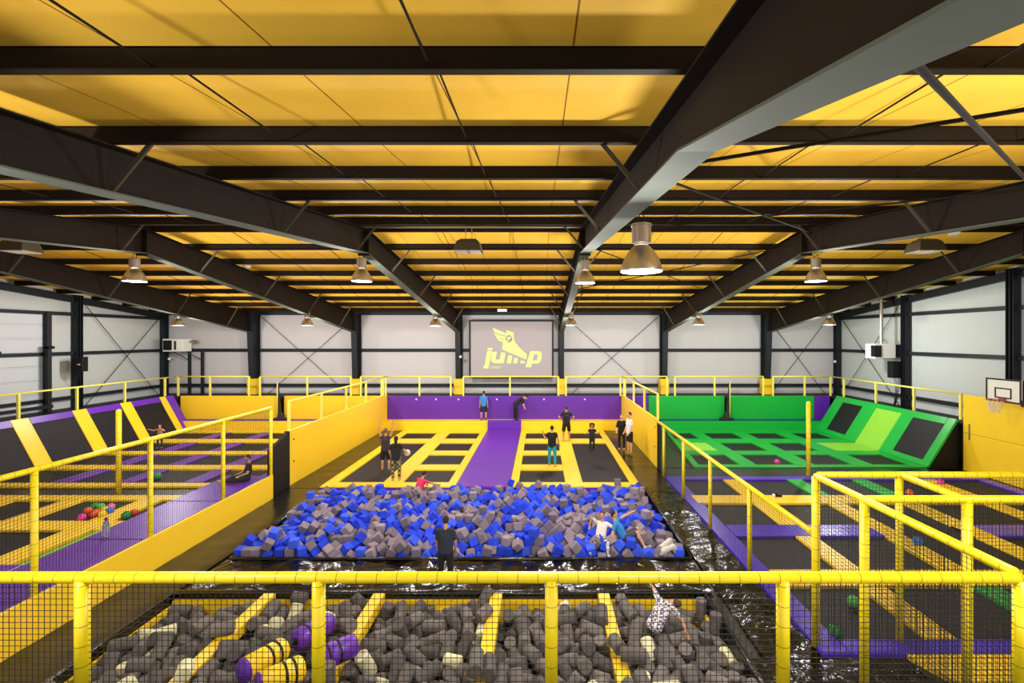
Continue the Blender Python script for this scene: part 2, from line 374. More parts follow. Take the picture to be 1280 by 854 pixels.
# back walls
def padded_wall(x0, x1, m, lab, caps=()):
    t = thing('padded_wall', lab, 'padded wall', ((x0 + x1) / 2, 26.66, .4))
    mb = MB(); mb.box((x0 + .01, 26.62, .4), (x1 - .01, 26.74, 1.76)); mb.build('panel', m, t, bevel=.015)
    for x in caps:
        mb = MB(); mb.ball((x, 26.61, 1.57), (.05, .02, .05), 10, 6); mb.build('bolt_cap', WHITEM, t, True, label='small white cap')
    return t
padded_wall(-8.5, 4.46, PURPW, 'long purple padded wall below the projection screen', [(p - VX) * 26.6 / F for p in (520.3, 545, 573, 621, 680, 731)])
padded_wall(-20.0, -14.55, YPANEL, 'yellow padded back wall next to the black slope mats')
padded_wall(-14.25, -8.62, YPANEL, 'yellow padded back wall partly behind the handrail of the yellow divider')
padded_wall(4.6, 5.97, PURPW, 'short purple back wall panel between yellow divider and green wall')
padded_wall(5.97, 10.2, GREEN, 'green back wall panel on the near side of the net pole')
padded_wall(10.45, 15.16, GREEN, 'green back wall panel between net pole and purple corner panel')
padded_wall(15.16, 16.05, PURPW, 'small purple back wall panel in the corner by the green slope')
for x, lab in ((-14.4, 'thin yellow net pole with a gathered black net in front of the yellow back wall'), (10.33, 'thin yellow net pole with a gathered black net between the green wall panels')):
    t = thing('net_pole', lab, 'net pole', (x, 26.3, .485))
    s = 1 if x > 0 else -1
    mb = MB(); mb.tube([(x + .03 * s, 26.3, .485), (x + .03 * s, 26.3, 2.58)], .03, 10); mb.build('pole', YRAIL, t, True)
    mb = MB()
    pts = [(.0, 2.55, .02), (-.02, 2.0, .05), (-.06, 1.4, .08), (-.1, .9, .1), (-.2, .6, .22)]
    mb.tube([(x + s * q * .8, 26.32 + .01 * i, z) for i, (q, z, r) in enumerate(pts)], [r for _, _, r in pts], 9); mb.build('gathered_net', CORD, t)
    mb = MB(); mb.ball((x - s * .15, 26.3, .54), (.45, .2, .09), 12, 6); mb.build('net_heap', CORD, t)
mb = MB(); mb.box((XL + .05, 26.76, 1.55), (XR - .05, 28.4, 1.7)); struct(mb, 'walkway_slab', BLACKP, 'dark walkway deck behind the back walls', 'walkway')
for x0, x1, n in ((XL + .05, -20.05, 'behind the black slope mats'), (16.2, XR - .05, 'behind the green slope')):
    mb = MB(); mb.box((x0, 18.4 if x0 > 0 else 14, 1.55), (x1, 26.74, 1.7)); struct(mb, 'walkway_slab', BLACKP, 'dark walkway deck ' + n, 'walkway')
for X, n in zip(FX, FN):
    mb = MB(); mb.box((X - .25, 27.85, 1.7), (X + .25, 28.0, 2.6)); mb.box((X - .25, 28.0, 1.7), (X - .18, 28.4, 2.6)); mb.box((X + .18, 28.0, 1.7), (X + .25, 28.4, 2.6))
    tag(mb.build('column_pad', YPANEL), 'yellow pad on the column foot ' + n, 'column pad', 'column pads')
# dividers
def divider(X, d0, d1, lab):
    t = thing('divider_wall', lab, 'padded divider', (X, (d0 + d1) / 2, -.03))
    s = -1 if X < 0 else 1
    a, b = sorted((X, X + s * .1))
    mb = MB(); mb.box((a, d0, -.03), (b, d1, 1.84)); mb.build('panel', YPANEL, t, bevel=.012)
    mb = MB(); mb.box((a - .04 * (s < 0), d0 - .03, -.03), (b + .04 * (s > 0), d0 - .002, 1.84)); mb.build('end_cap', BLACKP, t, label='black end face')
    for z in (.75, 1.5):
        mb = MB(); mb.lathe([(.001, 0), (.03, 0), (.03, .02), (.001, .02)], (0, 0, 0), 10)
        mb.v = [Vector((X - s * v.z, d0 + .3 + v.x, z + v.y)) for v in mb.v]; mb.build('bolt', DARKM, t)
divider(-8.5, 16.2, 26.6, 'yellow padded divider on the handstand side of the runway court')
divider(4.46, 18.42, 26.6, 'yellow padded divider beside the man in the white shirt')
def railing(pts, posts, lab, z=2.83, z0=1.76, r=.04, base=None):
    """straight guard rail from pts[0] to pts[1]; posts given as fractions"""
    a, b = (Vector((p[0], p[1], 0)) for p in pts); m = (a + b) / 2
    t = thing('guard_rail', lab, 'guard rail', (m.x, m.y, z0))
    mb = MB(); mb.tube([a + Vector((0, 0, z)), b + Vector((0, 0, z))], r, 10); mb.build('top_rail', YRAIL, t, True)
    for f in posts:
        p = a.lerp(b, f); mb = MB(); mb.box((p.x - .04, p.y - .04, z0), (p.x + .04, p.y + .04, z - .01)); mb.build('post', YRAIL, t)
divs = [i * 2.4 / 9.55 for i in range(5)]
railing([(-8.55, 16.3), (-8.55, 26.55)], [0, .235, .465, .7, .925], 'yellow guard rail on top of the divider on the handstand side', z0=1.84)
railing([(4.51, 18.5), (4.51, 26.5)], [0, .3, .6, .9], 'yellow guard rail on top of the divider above the man in white', z0=1.84)
for (x0, x1, fs), n in zip(((-20.15, -16.2, (0, .45, 1)), (-15.6, -10.55, (0, .52, 1)), (-10.0, -8.75, (0, 1)), (-8.62, -5.0, (0, .52, 1)), (-4.3, .98, (0, .49, 1)), (1.4, 4.42, (0, 1)), (4.62, 7.0, (.0, 1)), (7.45, 12.35, (0, .45, 1)), (12.9, 16.1, (0, .55, 1))),
        ('next to the black slope mats', 'behind the gathered net pole on the yellow wall', 'at the back corner of the handstand divider', 'above the purple wall, first bay', 'right below the projection screen', 'above the purple wall, nearest the man in white', 'behind the divider above the man in white', 'above the two green wall panels', 'above the purple corner panel')):
    railing([(x0, 26.68), (x1, 26.68)], fs, 'yellow guard rail on the back walkway ' + n)
railing([(-20.2, 14.4), (-20.2, 26.5)], [(p - 14.4) / 12.1 for p in (16.2, 18.56, 20.9, 23.3, 25.8)], 'yellow guard rail along the top of the black slope mats', z0=1.85)
railing([(16.1, 18.35), (16.1, 26.5)], [(p - 18.35) / 8.15 for p in (18.4, 20.7, 23.05, 25.5)], 'yellow guard rail along the top of the green slope', z0=1.85)

# ------------------------------------------------------------------ trampoline courts
ROWS = [(23.6, 25.15), (21.1, 22.7), (18.8, 20.4), (16.5, 18.1)]
def bed(x0, x1, y0, y1, lab, grp):
    mb = MB(); n = 6
    vs = []
    for j in range(n + 1):
        for i in range(n + 1):
            u, v = i / n, j / n; s = math.sin(math.pi * u) * math.sin(math.pi * v)
            vs.append((x0 + (x1 - x0) * u, y0 + (y1 - y0) * v, -.035 - .02 * s))
    mb.add(vs, [(j * (n + 1) + i, j * (n + 1) + i + 1, (j + 1) * (n + 1) + i + 1, (j + 1) * (n + 1) + i) for j in range(n) for i in range(n)])
    mb.box((x0, y0, -.058), (x1, y1, -.0565))
    return tag(mb.build('trampoline_bed', MATB, None, True), lab, 'trampoline', grp)
def pad(t, name, x0, x1, y0, y1, m, label=None, z=.03):
    mb = MB(); mb.box((x0, y0, -.055), (x1, y1, z)); return mb.build(name, m, t, bevel=.018, label=label)
def gapfill(t, name, spans, y0, y1, m, label=None):
    for a, b in spans: pad(t, name, a, b, y0, y1, m, label)
# --- the middle court with the runway
t = thing('court_padding', 'yellow padding grid of the middle court around the purple runway', 'trampoline padding', (-2, 16, -.055))
for x0, x1 in ((-7.38, -7.0), (-5.41, -4.75), (-3.17, -2.87), (-1.05, -.76), (.84, 1.44), (3.07, 3.36)): pad(t, 'long_pad', x0, x1, 16.5, 25.15, YELLOW)
for a, b, full in ((25.15, 25.88, 1), (16.0, 16.5, 1), (18.1, 18.8, 0), (20.4, 21.1, 0), (22.7, 23.6, 2)):
    spans = [(-7.38, -2.87), (-1.05, 3.36)] if full == 1 else [(-4.75, -3.17), (-.76, .84)]
    if full == 2: spans += [(-7.0, -5.41), (1.44, 3.07)]
    gapfill(t, 'cross_pad', spans, a, b, YELLOW)
RN = ['back row', 'second row', 'third row', 'front row']
for k, (a, b) in enumerate(ROWS):
    bed(-4.75, -3.17, a, b, 'small trampoline bed on the handstand side of the runway, ' + RN[k], 'small beds beside the runway')
    bed(-.76, .84, a, b, 'small trampoline bed between runway and jumping girl, ' + RN[k], 'small beds beside the runway')
bed(-7.0, -5.41, 23.6, 25.15, 'small trampoline bed at the far end of the bed with the two girls', 'small beds beside the runway')
bed(-7.0, -5.41, 16.5, 22.7, 'long black trampoline bed under the handstand pair', 'long trampoline beds')
bed(1.44, 3.07, 23.6, 25.15, 'small trampoline bed at the far end of the jumping girl’s bed', 'small beds beside the runway')
bed(1.44, 3.07, 16.5, 22.7, 'long black trampoline bed under the jumping girl', 'long trampoline beds')
t = thing('tumble_runway', 'purple tumbling runway down the middle of the yellow court', 'runway', (-1.95, 16, -.055))
for i in range(4):
    y0 = 16.0 + i * 2.45; pad(t, 'mat_section', -2.86, -1.06, y0, y0 + 2.44, PURPLE)
mb = MB(); mb.box((-2.86, 25.8, -.05), (-1.06, 25.895, .5)); mb.build('end_pad', PURPLE, t, bevel=.02)
mb = MB(); mb.box((-2.86, 25.9, .475), (-1.06, 26.2, .5)); mb.build('landing_flap', PURPLE, t)
# --- the far court below the black slope mats
XF = [-19.1, -16.85, -16.2, -14.6, -14.0, -12.3, -11.65, -10.1, -9.5, -8.65]
t = thing('court_padding', 'yellow cross strips and purple strips of the court below the black slope mats', 'trampoline padding', (-13.9, 16, -.055))
for a, b in ((25.15, 25.88), (22.7, 23.6), (20.4, 21.1), (18.1, 18.8), (16.0, 16.5)): pad(t, 'cross_pad', -19.1, -8.65, a + .06, b - .06, YELLOW)
BN = ['beside the slope mats', 'second from the slope mats', 'third from the slope mats', 'fourth from the slope mats', 'by the yellow divider']
for k, (a, b) in enumerate(ROWS):
    xs = [-18.9, -16.85, -16.2, -14.6, -14.0, -12.3, -11.65, -10.1, -9.5, -8.7]
    pad(t, 'long_pad', -19.1, -18.9, a, b, PURPLE, 'purple strip')
    for i in range(5):
        bed(xs[2 * i], xs[2 * i + 1], a, b, 'black bed in the court below the slope mats, %s, %s' % (RN[k], BN[i]), 'beds below the black slope')
        if i < 4: pad(t, 'long_pad', xs[2 * i + 1], xs[2 * i + 2], a, b, PURPLE, 'purple strip')
# --- the near court beside the purple deck
t = thing('court_padding', 'yellow padding grid of the court with the pile of balls', 'trampoline padding', (-14, 12, -.055))
NR = [(13.04, 14.7), (10.75, 12.4)]
xs = [-20.9, -18.95, -18.3, -16.75, -16.1, -14.62, -14.0, -12.3, -11.6, -11.5]
for a, b in ((14.7, 15.15), (12.4, 13.04), (10.1, 10.75)): pad(t, 'cross_pad', -21, -11.6, a, b, YELLOW)
pad(t, 'cross_pad', -11.6, -10.2, 14.7, 15.15, YELLOW); pad(t, 'cross_pad', -11.6, -10.9, 12.4, 13.04, YELLOW)
CN = ['by the gable wall', 'third from the purple deck', 'second from the purple deck', 'next to the purple deck']
for k, (a, b) in enumerate(NR):
    for i in range(4):
        bed(xs[2 * i], xs[2 * i + 1], a, b, 'black bed in the ball pile court, %s, %s' % (('far row', 'near row')[k], CN[i]), 'beds of the ball pile court')
        pad(t, 'long_pad', xs[2 * i + 1], xs[2 * i + 2], a, b, YELLOW)
bed(-11.6, -10.2, 13.04, 14.7, 'black bed strip with the watermelon and red balls, beside the purple deck', 'beds of the ball pile court')
mb = MB(); mb.box((-11.45, 9.25, -.055), (-11.05, 12.38, .03)); tag(mb.build('edge_pad', LIME, bevel=.015), 'narrow lime green edge pad along the purple deck', 'edge pad')
# --- purple deck
t = thing('purple_deck', 'raised purple walkway behind the netted yellow fence', 'deck', (-9.1, 10, -.05))
for y0, y1 in ((4.7, 7.78), (7.8, 10.22), (10.24, 12.6), (12.62, 14.96)):
    mb = MB(); mb.box((-9.77, y0, .0), (-8.44, y1, .7)); mb.build('deck_section', PURPLE, t, bevel=.02)
mb = MB(); mb.box((-19, 5.2, .0), (-9.79, 9.1, .7)); mb.build('side_deck', PURPLE, t, bevel=.02)
mb = MB(); mb.box((-8.42, 4.7, -.05), (-8.36, 15.0, .71)); mb.build('side_panel', YPANEL, t, bevel=.01, label='yellow side panel')
mb = MB(); mb.prism([(15.02, -.05), (16.14, -.05), (16.14, 1.84), (15.02, 1.45)], 'x', -8.56, -8.44); tag(mb.build('black_screen', BLACKP), 'black panel closing the gap between purple deck and yellow divider', 'panel')
# --- the green court
t = thing('court_padding', 'green padding grid of the green court', 'trampoline padding', (10, 18.4, -.055))
GX = [5.9, 6.15, 7.8, 8.45, 10.0, 10.73, 12.25, 13.0, 14.48, 14.86]
GR = ROWS[:3]
for i in (2, 4, 6): pad(t, 'long_pad', GX[i], GX[i + 1], 18.45, 25.15, GREEN)
pad(t, 'long_pad', 14.48, 14.86, 18.45, 21.05, GREEN); pad(t, 'long_pad', 14.48, 14.86, 22.75, 25.15, GREEN)
mb = MB(); mb.prism([(5.88, 18.45), (6.15, 18.45), (6.75, 25.15), (6.6, 25.15)], 'z', -.055, .03); mb.build('edge_pad', LGREEN, t)
gapfill(t, 'cross_pad', [(6.62, 14.86)], 25.15, 25.88, GREEN)
for a, b in ((22.7, 23.6), (20.4, 21.1), (18.45, 18.8)):
    xa = 6.15 + .6 * ((a + b) / 2 - 18.45) / 6.7
    gapfill(t, 'cross_pad', [(xa, 7.8), (8.45, 10.0), (10.73, 12.25), (13.0, 14.48)], a, b, GREEN)
mb = MB(); mb.prism([(6.42, 21.1), (7.8, 21.1), (7.8, 22.7), (6.56, 22.7)], 'z', -.055, .015); mb.build('lime_pad', LIME, t, label='lime green pad')
GN = ['by the yellow divider', 'second from the divider', 'third from the divider', 'next to the green slope']
for k, (a, b) in enumerate(GR):
    for i in range(4):
        if k == 1 and i in (0, 3): continue
        x0 = GX[2 * i + 1] if i else 6.15 + .6 * ((a + b) / 2 - 18.45) / 6.7
        bed(x0, GX[2 * i + 2], a, b, 'black bed in the green court, %s, %s' % (RN[k] if k < 2 else 'front row', GN[i]), 'beds of the green court')
# slopes --------------------------------------------------------------------
def sl(X0, X1, y, s, n=0):
    """a point on a sloping mat frame: s along the slope, n out of it"""
    dx, dz = X1 - X0, 1.83; L = math.hypot(dx, dz); nx, nz = -dz / L * (1 if dx > 0 else -1), abs(dx) / L
    return Vector((X0 + dx * s + nx * n, y, .02 + dz * s + nz * n))
def slope_box(t, name, X0, X1, y0, y1, s0, s1, m, n0=-.06, n1=.03, bevel=.012, label=None):
    mb = MB(); c = [(y0, s0), (y1, s0), (y1, s1), (y0, s1)]
    mb.hexa([sl(X0, X1, y, s, n0) for y, s in c], [sl(X0, X1, y, s, n1) for y, s in c])
    return mb.build(name, m, t, bevel=bevel, label=label)
t = thing('padded_slope', 'green padded slope with lime channel beside the green court', 'slope', (15.4, 18.4, -.05))
A = (14.86, 16.0)
for y0, y1, n in ((18.42, 18.8, 'p'), (20.4, 21.1, 'p'), (22.7, 23.6, 'p'), (25.15, 25.9, 'p')): slope_box(t, 'slope_pad', *A, y0, y1, 0, 1, GREEN)
for y0, y1 in ((18.8, 20.4), (23.6, 25.15)):
    slope_box(t, 'slope_pad', *A, y0, y1, .86, 1, GREEN); slope_box(t, 'slope_pad', *A, y0, y1, 0, .1, GREEN)
slope_box(t, 'slope_pad', *A, 21.1, 22.7, .9, 1, GREEN)
mb = MB()
mb.hexa([Vector((12.9, 21.1, -.05)), Vector((14.9, 21.1, -.05)), Vector((14.9, 22.7, -.05)), Vector((12.9, 22.7, -.05))], [Vector((12.9, 21.1, .02)), Vector((14.86, 21.1, .02)), Vector((14.86, 22.7, .02)), Vector((12.9, 22.7, .02))])
c = [(21.1, 0), (22.7, 0), (22.7, .9), (21.1, .9)]
mb.hexa([sl(*A, y, s, -.05) for y, s in c], [sl(*A, y, s, .012) for y, s in c]); mb.build('lime_channel', LIME, t, label='lime green channel')
mb = MB(); mb.prism([(14.95, -.05), (16.08, -.05), (16.08, 1.75)], 'y', 18.46, 18.5); mb.build('side_panel', BLACKP, t, label='dark sheet for the shade in the open end')  # black sheet stands for the shade inside the slope's open end
for y0, y1, q in ((18.8, 20.4, 'nearer the basketball hoop'), (23.6, 25.15, 'by the purple corner panel')):
    mb = MB(); c = [(y0, .1), (y1, .1), (y1, .86), (y0, .86)]; mb.hexa([sl(*A, y, s, -.05) for y, s in c], [sl(*A, y, s, -.005) for y, s in c])
    tag(mb.build('slope_bed', MATB), 'black sloping bed set in the green slope, ' + q, 'trampoline', 'beds of the green slope')
t = thing('padded_slope', 'row of yellow and purple pads framing the black slope mats', 'slope', (-19.6, 16, -.05))
A = (-19.1, -20.1)
SP = [(15.9, 16.3), (18.15, 18.8), (20.55, 21.2), (22.9, 23.5), (25.25, 25.65)]
for a, b in SP: slope_box(t, 'slope_pad', *A, a, b, 0, 1, YELLOW)
for (a0, b0), (a1, b1) in zip(SP, SP[1:]):
    slope_box(t, 'top_pad', *A, b0, a1, .86, 1, PURPLE, label='purple strip'); slope_box(t, 'foot_pad', *A, b0, a1, 0, .05, PURPLE, label='purple strip')
slope_box(t, 'end_pad', *A, 25.65, 26.2, 0, 1, PURPLE, label='purple strip')
for ((a0, b0), (a1, b1)), q in zip(zip(SP, SP[1:]), ('nearest the balcony', 'second from the balcony', 'third from the balcony', 'in the corner by the yellow back wall')):
    mb = MB(); c = [(b0, .05), (a1, .05), (a1, .86), (b0, .86)]; mb.hexa([sl(*A, y, s, -.05) for y, s in c], [sl(*A, y, s, -.005) for y, s in c])
    tag(mb.build('slope_bed', MATB), 'black sloping bed between yellow strips, ' + q, 'trampoline', 'beds of the black slope')
# --- the purple edged court behind the cage
t = thing('court_padding', 'purple, yellow and green padding of the court behind the netted cage', 'trampoline padding', (10, 7.6, -.055))
CX = [4.88, 6.38, 6.88, 8.62, 9.14, 10.88, 11.4, 13.3, 13.8, 15.3]
CR = [(15.13, 16.82), (12.75, 14.42), (10.3, 12.03), (7.92, 9.62)]
pad(t, 'edge_pad', 4.45, 4.88, 7.56, 17.2, PURPLE2, 'purple edge'); pad(t, 'edge_pad', 4.88, 15.7, 16.82, 17.2, PURPLE2, 'purple edge')
pad(t, 'edge_pad', 4.88, 15.7, 7.56, 7.92, PURPLE2, 'purple edge'); pad(t, 'edge_pad', 15.3, 15.7, 7.92, 16.82, PURPLE2, 'purple edge')
pad(t, 'cross_pad', 4.72, 15.3, 14.42, 15.13, YELLOW, None, .034); pad(t, 'cross_pad', 4.88, 15.3, 9.62, 10.3, YELLOW)
pad(t, 'cross_pad', 4.88, 9.14, 12.03, 12.75, PURPLE2, 'purple strip'); pad(t, 'cross_pad', 10.88, 15.3, 12.03, 12.75, PURPLE2, 'purple strip')
colr = [[YELLOW, GREEN, GREEN, YELLOW], [YELLOW] * 4, [YELLOW] * 4, [YELLOW, GREEN, YELLOW, YELLOW]]
QN = ['next to the tarpaulin lane', 'second from the tarpaulin lane', 'third from the tarpaulin lane', 'fourth from the tarpaulin lane', 'by the yellow hoop wall']
for k, (a, b) in enumerate(CR):
    for i in range(4):
        if k in (1, 2) and i in (1, 2) and False: continue
        pad(t, 'long_pad', CX[2 * i + 1], CX[2 * i + 2], a, b, colr[k][i], 'green strip' if colr[k][i] is GREEN else None)
    for i in range(5):
        if i == 2 and k in (1, 2): continue
        bed(CX[2 * i], CX[2 * i + 1], a, b, 'black bed in the caged court, %s, %s' % (RN[k], QN[i]), 'beds of the caged court')
bed(9.14, 10.88, 10.3, 14.42, 'long black bed in the caged court, running past the purple strip', 'long bed of the caged court')
pad(t, 'long_pad', 8.62, 9.14, 12.03, 12.75, YELLOW, 'yellow strip', .032); pad(t, 'long_pad', 10.88, 11.4, 12.03, 12.75, YELLOW, 'yellow strip', .032)
mb = MB(); mb.prism([(5.75, 7.54), (15.7, 7.54), (15.7, 4.7), (7.0, 4.7)], 'z', -.055, .02); tag(mb.build('floor_pad', YELLOW), 'yellow floor mat in front of the purple court edge, under the netted cage', 'floor mat')
# hoop wall
t = thing('hoop_wall', 'tall yellow padded wall under the basketball hoop', 'padded wall', (16.2, 14, -.05))
for z0, z1 in ((-.05, 1.38), (1.39, 2.83)):
    for y0, y1 in ((9.0, 13.6), (13.61, 18.3)):
        mb = MB(); mb.box((16.1, y0, z0), (16.22, y1, z1)); mb.build('panel', YPANEL, t, bevel=.01)
mb = MB(); mb.box((16.08, 18.0, 1.15), (16.1, 18.05, 1.75)); mb.build('latch_strip', ALU, t)
t = thing('basketball_hoop', 'white basketball backboard with red hoop above the yellow wall', 'basketball hoop', (15.4, 16, 2.7))
mb = MB(); mb.box((15.4, 15.38, 2.84), (15.44, 16.6, 3.62)); mb.build('backboard', WHITEM, t)
mb = MB()
for a, b in (((15.385, 15.38, 2.84), (15.4, 15.43, 3.62)), ((15.385, 16.55, 2.84), (15.4, 16.6, 3.62)), ((15.385, 15.43, 3.57), (15.4, 16.55, 3.62)), ((15.385, 15.43, 2.84), (15.4, 16.55, 2.89))): mb.box(a, b)
mb.build('border', BLACKP, t, label='black border')
mb = MB()
for a, b in (((15.385, 15.7, 2.97), (15.4, 15.74, 3.32)), ((15.385, 16.24, 2.97), (15.4, 16.28, 3.32)), ((15.385, 15.74, 3.28), (15.4, 16.24, 3.32)), ((15.385, 15.74, 2.97), (15.4, 16.24, 3.01))): mb.box(a, b)
mb.build('target_square', BLACKP, t, label='black square')
mb = MB(); cx, cy = 15.12, 15.98; mb.tube([(cx + .23 * math.cos(a * math.pi / 12), cy + .23 * math.sin(a * math.pi / 12), 2.93) for a in range(25)], .014, 6); mb.box((15.33, 15.88, 2.86), (15.385, 16.08, 2.98)); mb.build('ring', RED, t, label='red ring')
mb = MB()
for k in range(12):
    a = k * math.pi / 6
    for s in (1, -1): mb.bar((cx + .22 * math.cos(a), cy + .22 * math.sin(a), 2.92), (cx + .11 * math.cos(a + s * .5), cy + .11 * math.sin(a + s * .5), 2.5), .012)
mb.build('hoop_net', NETW, t)
mb = MB()
for y in (15.6, 16.35):
    for z in (2.98, 3.5): mb.bar((15.44, y, z), (17.42, y, z), .05)
mb.box((15.44, 15.36, 2.84), (15.5, 15.42, 3.6)); mb.build('bracket', STEEL, t)
mb = MB(); mb.box((15.36, 15.2, 2.78), (15.5, 15.36, 2.98)); mb.build('corner_block', BLACKP, t)

# ------------------------------------------------------------------ tarpaulins and pit rims
def sheet(x0, x1, y0, y1, lab, m, amp=.02, cell=.12, z=-.02):
    nx = max(2, int((x1 - x0) / cell)); ny = max(2, int((y1 - y0) / cell)); mb = MB(); vs = []
    for j in range(ny + 1):
        for i in range(nx + 1):
            x = x0 + (x1 - x0) * i / nx; y = y0 + (y1 - y0) * j / ny
            h = noise.noise(Vector((x * 1.3, y * 2.1, 3.1))) + .6 * abs(noise.noise(Vector((x * 3.2 + y, y * 2.3, 7)))) 
            vs.append((x, y, z + amp * h))
    mb.add(vs, [(j * (nx + 1) + i, j * (nx + 1) + i + 1, (j + 1) * (nx + 1) + i + 1, (j + 1) * (nx + 1) + i) for j in range(ny) for i in range(nx)])
    return tag(mb.build('tarpaulin', m, None, True), lab, 'tarpaulin')
sheet(-7.1, 3.4, 9.42, 10.84, 'creased glossy black tarpaulin between the cube pit and the log pit', TARP, .06)
sheet(3.5, 4.43, 7.5, 15.96, 'creased glossy black tarpaulin beside the purple court edge', TARP, .04)
sheet(3.28, 5.7, 4.5, 7.48, 'glossy black tarpaulin at the near corner of the log pit', TARP, .03)
sheet(-8.34, -7.2, 4.6, 15.96, 'black tarpaulin lane below the yellow side of the purple deck', TARPM, .015)
sheet(-8.48, -7.4, 16.0, 25.86, 'dark tarpaulin lane along the divider on the handstand side', TARPM, .012)
sheet(3.38, 4.44, 16.0, 25.86, 'dark tarpaulin lane along the divider beside the man in white', TARPM, .015)
sheet(4.5, 14.8, 17.24, 18.4, 'dark tarpaulin strip in front of the green court', TARPM, .01)
sheet(4.62, 5.85, 18.5, 25.86, 'dark tarpaulin between divider and green court', TARPM, .012)
def rim(pts, r, lab, z=0):
    mb = MB(); mb.tube([(x, y, z) for x, y in pts], r, 12); return tag(mb.build('rim_cushion', ROLL, None, True), lab, 'pit rim')
rim([(-7.12, 9.36), (3.14, 9.36)], .075, 'black padded roll along the far edge of the log pit', .0)
rim([(-7.15, 4.7), (-7.15, 9.28)], .05, 'black padded roll along the deck side of the log pit')
rim([(3.2, 4.7), (3.2, 9.28)], .05, 'black padded roll along the tarpaulin side of the log pit')
rim([(-7.05, 10.87), (3.42, 10.87)], .045, 'black padded roll along the near edge of the cube pit', -.02)
rim([(-7.1, 10.95), (-7.1, 15.95)], .045, 'black padded roll along the deck side of the cube pit', -.02)
rim([(3.44, 10.95), (3.44, 15.95)], .045, 'black padded roll along the tarpaulin side of the cube pit', -.02)
t = thing('pit_lining', 'yellow padded lining of the log pit', 'pit lining', (-2, 9.3, -.6))
for a, b in (((-7.1, 9.24, -.6), (3.12, 9.31, -.08)), ((-7.13, 4.7, -.6), (-7.07, 9.23, -.16)), ((3.09, 4.7, -.6), (3.15, 9.23, -.26))):
    mb = MB(); mb.box(a, b); mb.build('lining_panel', YELLOW, t)
mb = MB(); mb.box((-7.38, 15.94, -.5), (3.36, 15.99, .0)); tag(mb.build('court_skirt', PURPLE), 'purple skirt of the middle court at the back of the cube pit', 'skirt')
for X, n in ((-5.2, 'first from the purple deck'), (-3.1, 'second from the purple deck, under the jousting poles'), (-.85, 'third from the purple deck'), (1.2, 'nearest the child in the patterned shirt')):
    mb = MB(); mb.box((X - .11, 4.8, -.1), (X + .11, 9.23, .1)); tag(mb.build('balance_beam', YELLOW, bevel=.02), 'yellow balance beam across the log pit, ' + n, 'balance beam', 'balance beams')

# ------------------------------------------------------------------ netted fences
def fence(lab, a, b, ztop, z0s, posts, net=None, r_rail=.052, r_post=.06, step=.056, cord=.0038, first=True):
    """a = (x, y) start, b = end of the rail; posts: list of (fraction, foot height)"""
    a = Vector((a[0], a[1], ztop)); b = Vector((b[0], b[1], ztop)); m = (a + b) / 2; z0 = min([z for _, z in posts] + [z0s])
    t = thing('safety_fence', lab, 'net fence', (m.x, m.y, z0))
    tube_part('top_rail', a, b, r_rail, YTUBE, t)
    for f, z in posts:
        p = a.lerp(b, f); tube_part('post', (p.x, p.y, z), (p.x, p.y, ztop - .02), r_post, YTUBE, t)
    mb = MB(); o = Vector((a.x, a.y, z0s)); mb.grid_net(o, b - a, (0, 0, 1), (b - a).length, ztop - z0s - .03, step, cord); mb.build('net', CORD, t)
    return t
fence('yellow foam covered fence with black net at the front of the balcony', (-8.3, 4.56), (4.55, 4.56), 2.72, 1.62, [((x + 8.3) / 12.85, 1.6) for x in (-6.6, -4.355, -2.11, .1, 2.3, 4.55)], r_rail=.052, cord=.0045)
fence('yellow netted fence along the purple deck', (-8.42, 4.7), (-8.42, 15.0), 2.8, .72, [((y - 4.7) / 10.3, -.05) for y in (5.58, 7.98, 10.35, 12.72, 14.97)], r_rail=.05, r_post=.05, cord=.0045)
fence('low yellow netted fence between cube pit and purple edged court', (4.46, 7.9), (4.46, 18.4), 1.8, .03, [((y - 7.9) / 10.5, -.05) for y in (10.25, 12.63, 15.0, 17.4)], r_rail=.05, r_post=.05, cord=.0045)
fence('netted cage side running from the balcony corner over the court edge', (4.54, 4.6), (4.47, 7.8), 2.745, .03, [(1, -.05), (.645, -.05)], r_post=.062)
fence('farther cross fence of the netted cage, in front of the purple court edge', (4.54, 7.86), (11.5, 7.86), 2.75, .03, [(.191, -.05), (.62, -.05)], r_post=.06)
fence('nearer cross fence of the netted cage', (4.54, 6.68), (11.5, 6.68), 2.75, .03, [(.2, -.05), (.63, -.05)], r_post=.065)
t = fence('short connecting rail between the two cross fences of the cage', (5.88, 6.76), (5.88, 7.78), 2.75, .03, [], r_post=.06)
for p, n in (((9.62, 17.25), 'between caged court and green court'), ((-13.5, 15.35), 'behind the pile of balls')):
    t = thing('padded_post', 'tall free standing yellow padded post ' + n, 'padded post', (p[0], p[1], -.055))
    tube_part('post', (p[0], p[1], -.055), (p[0], p[1], 2.66), .075, YTUBE, t)
    mb = MB(); mb.ball((p[0], p[1], 2.66), (.075, .075, .05), 14, 6); mb.build('cap', YRAIL, t, True)
mb = MB(); mb.box((-10, YN, 1.44), (4.7, 4.66, 1.6)); struct(mb, 'balcony_slab', BLACKP, 'balcony deck under the netted front fence', 'balcony')
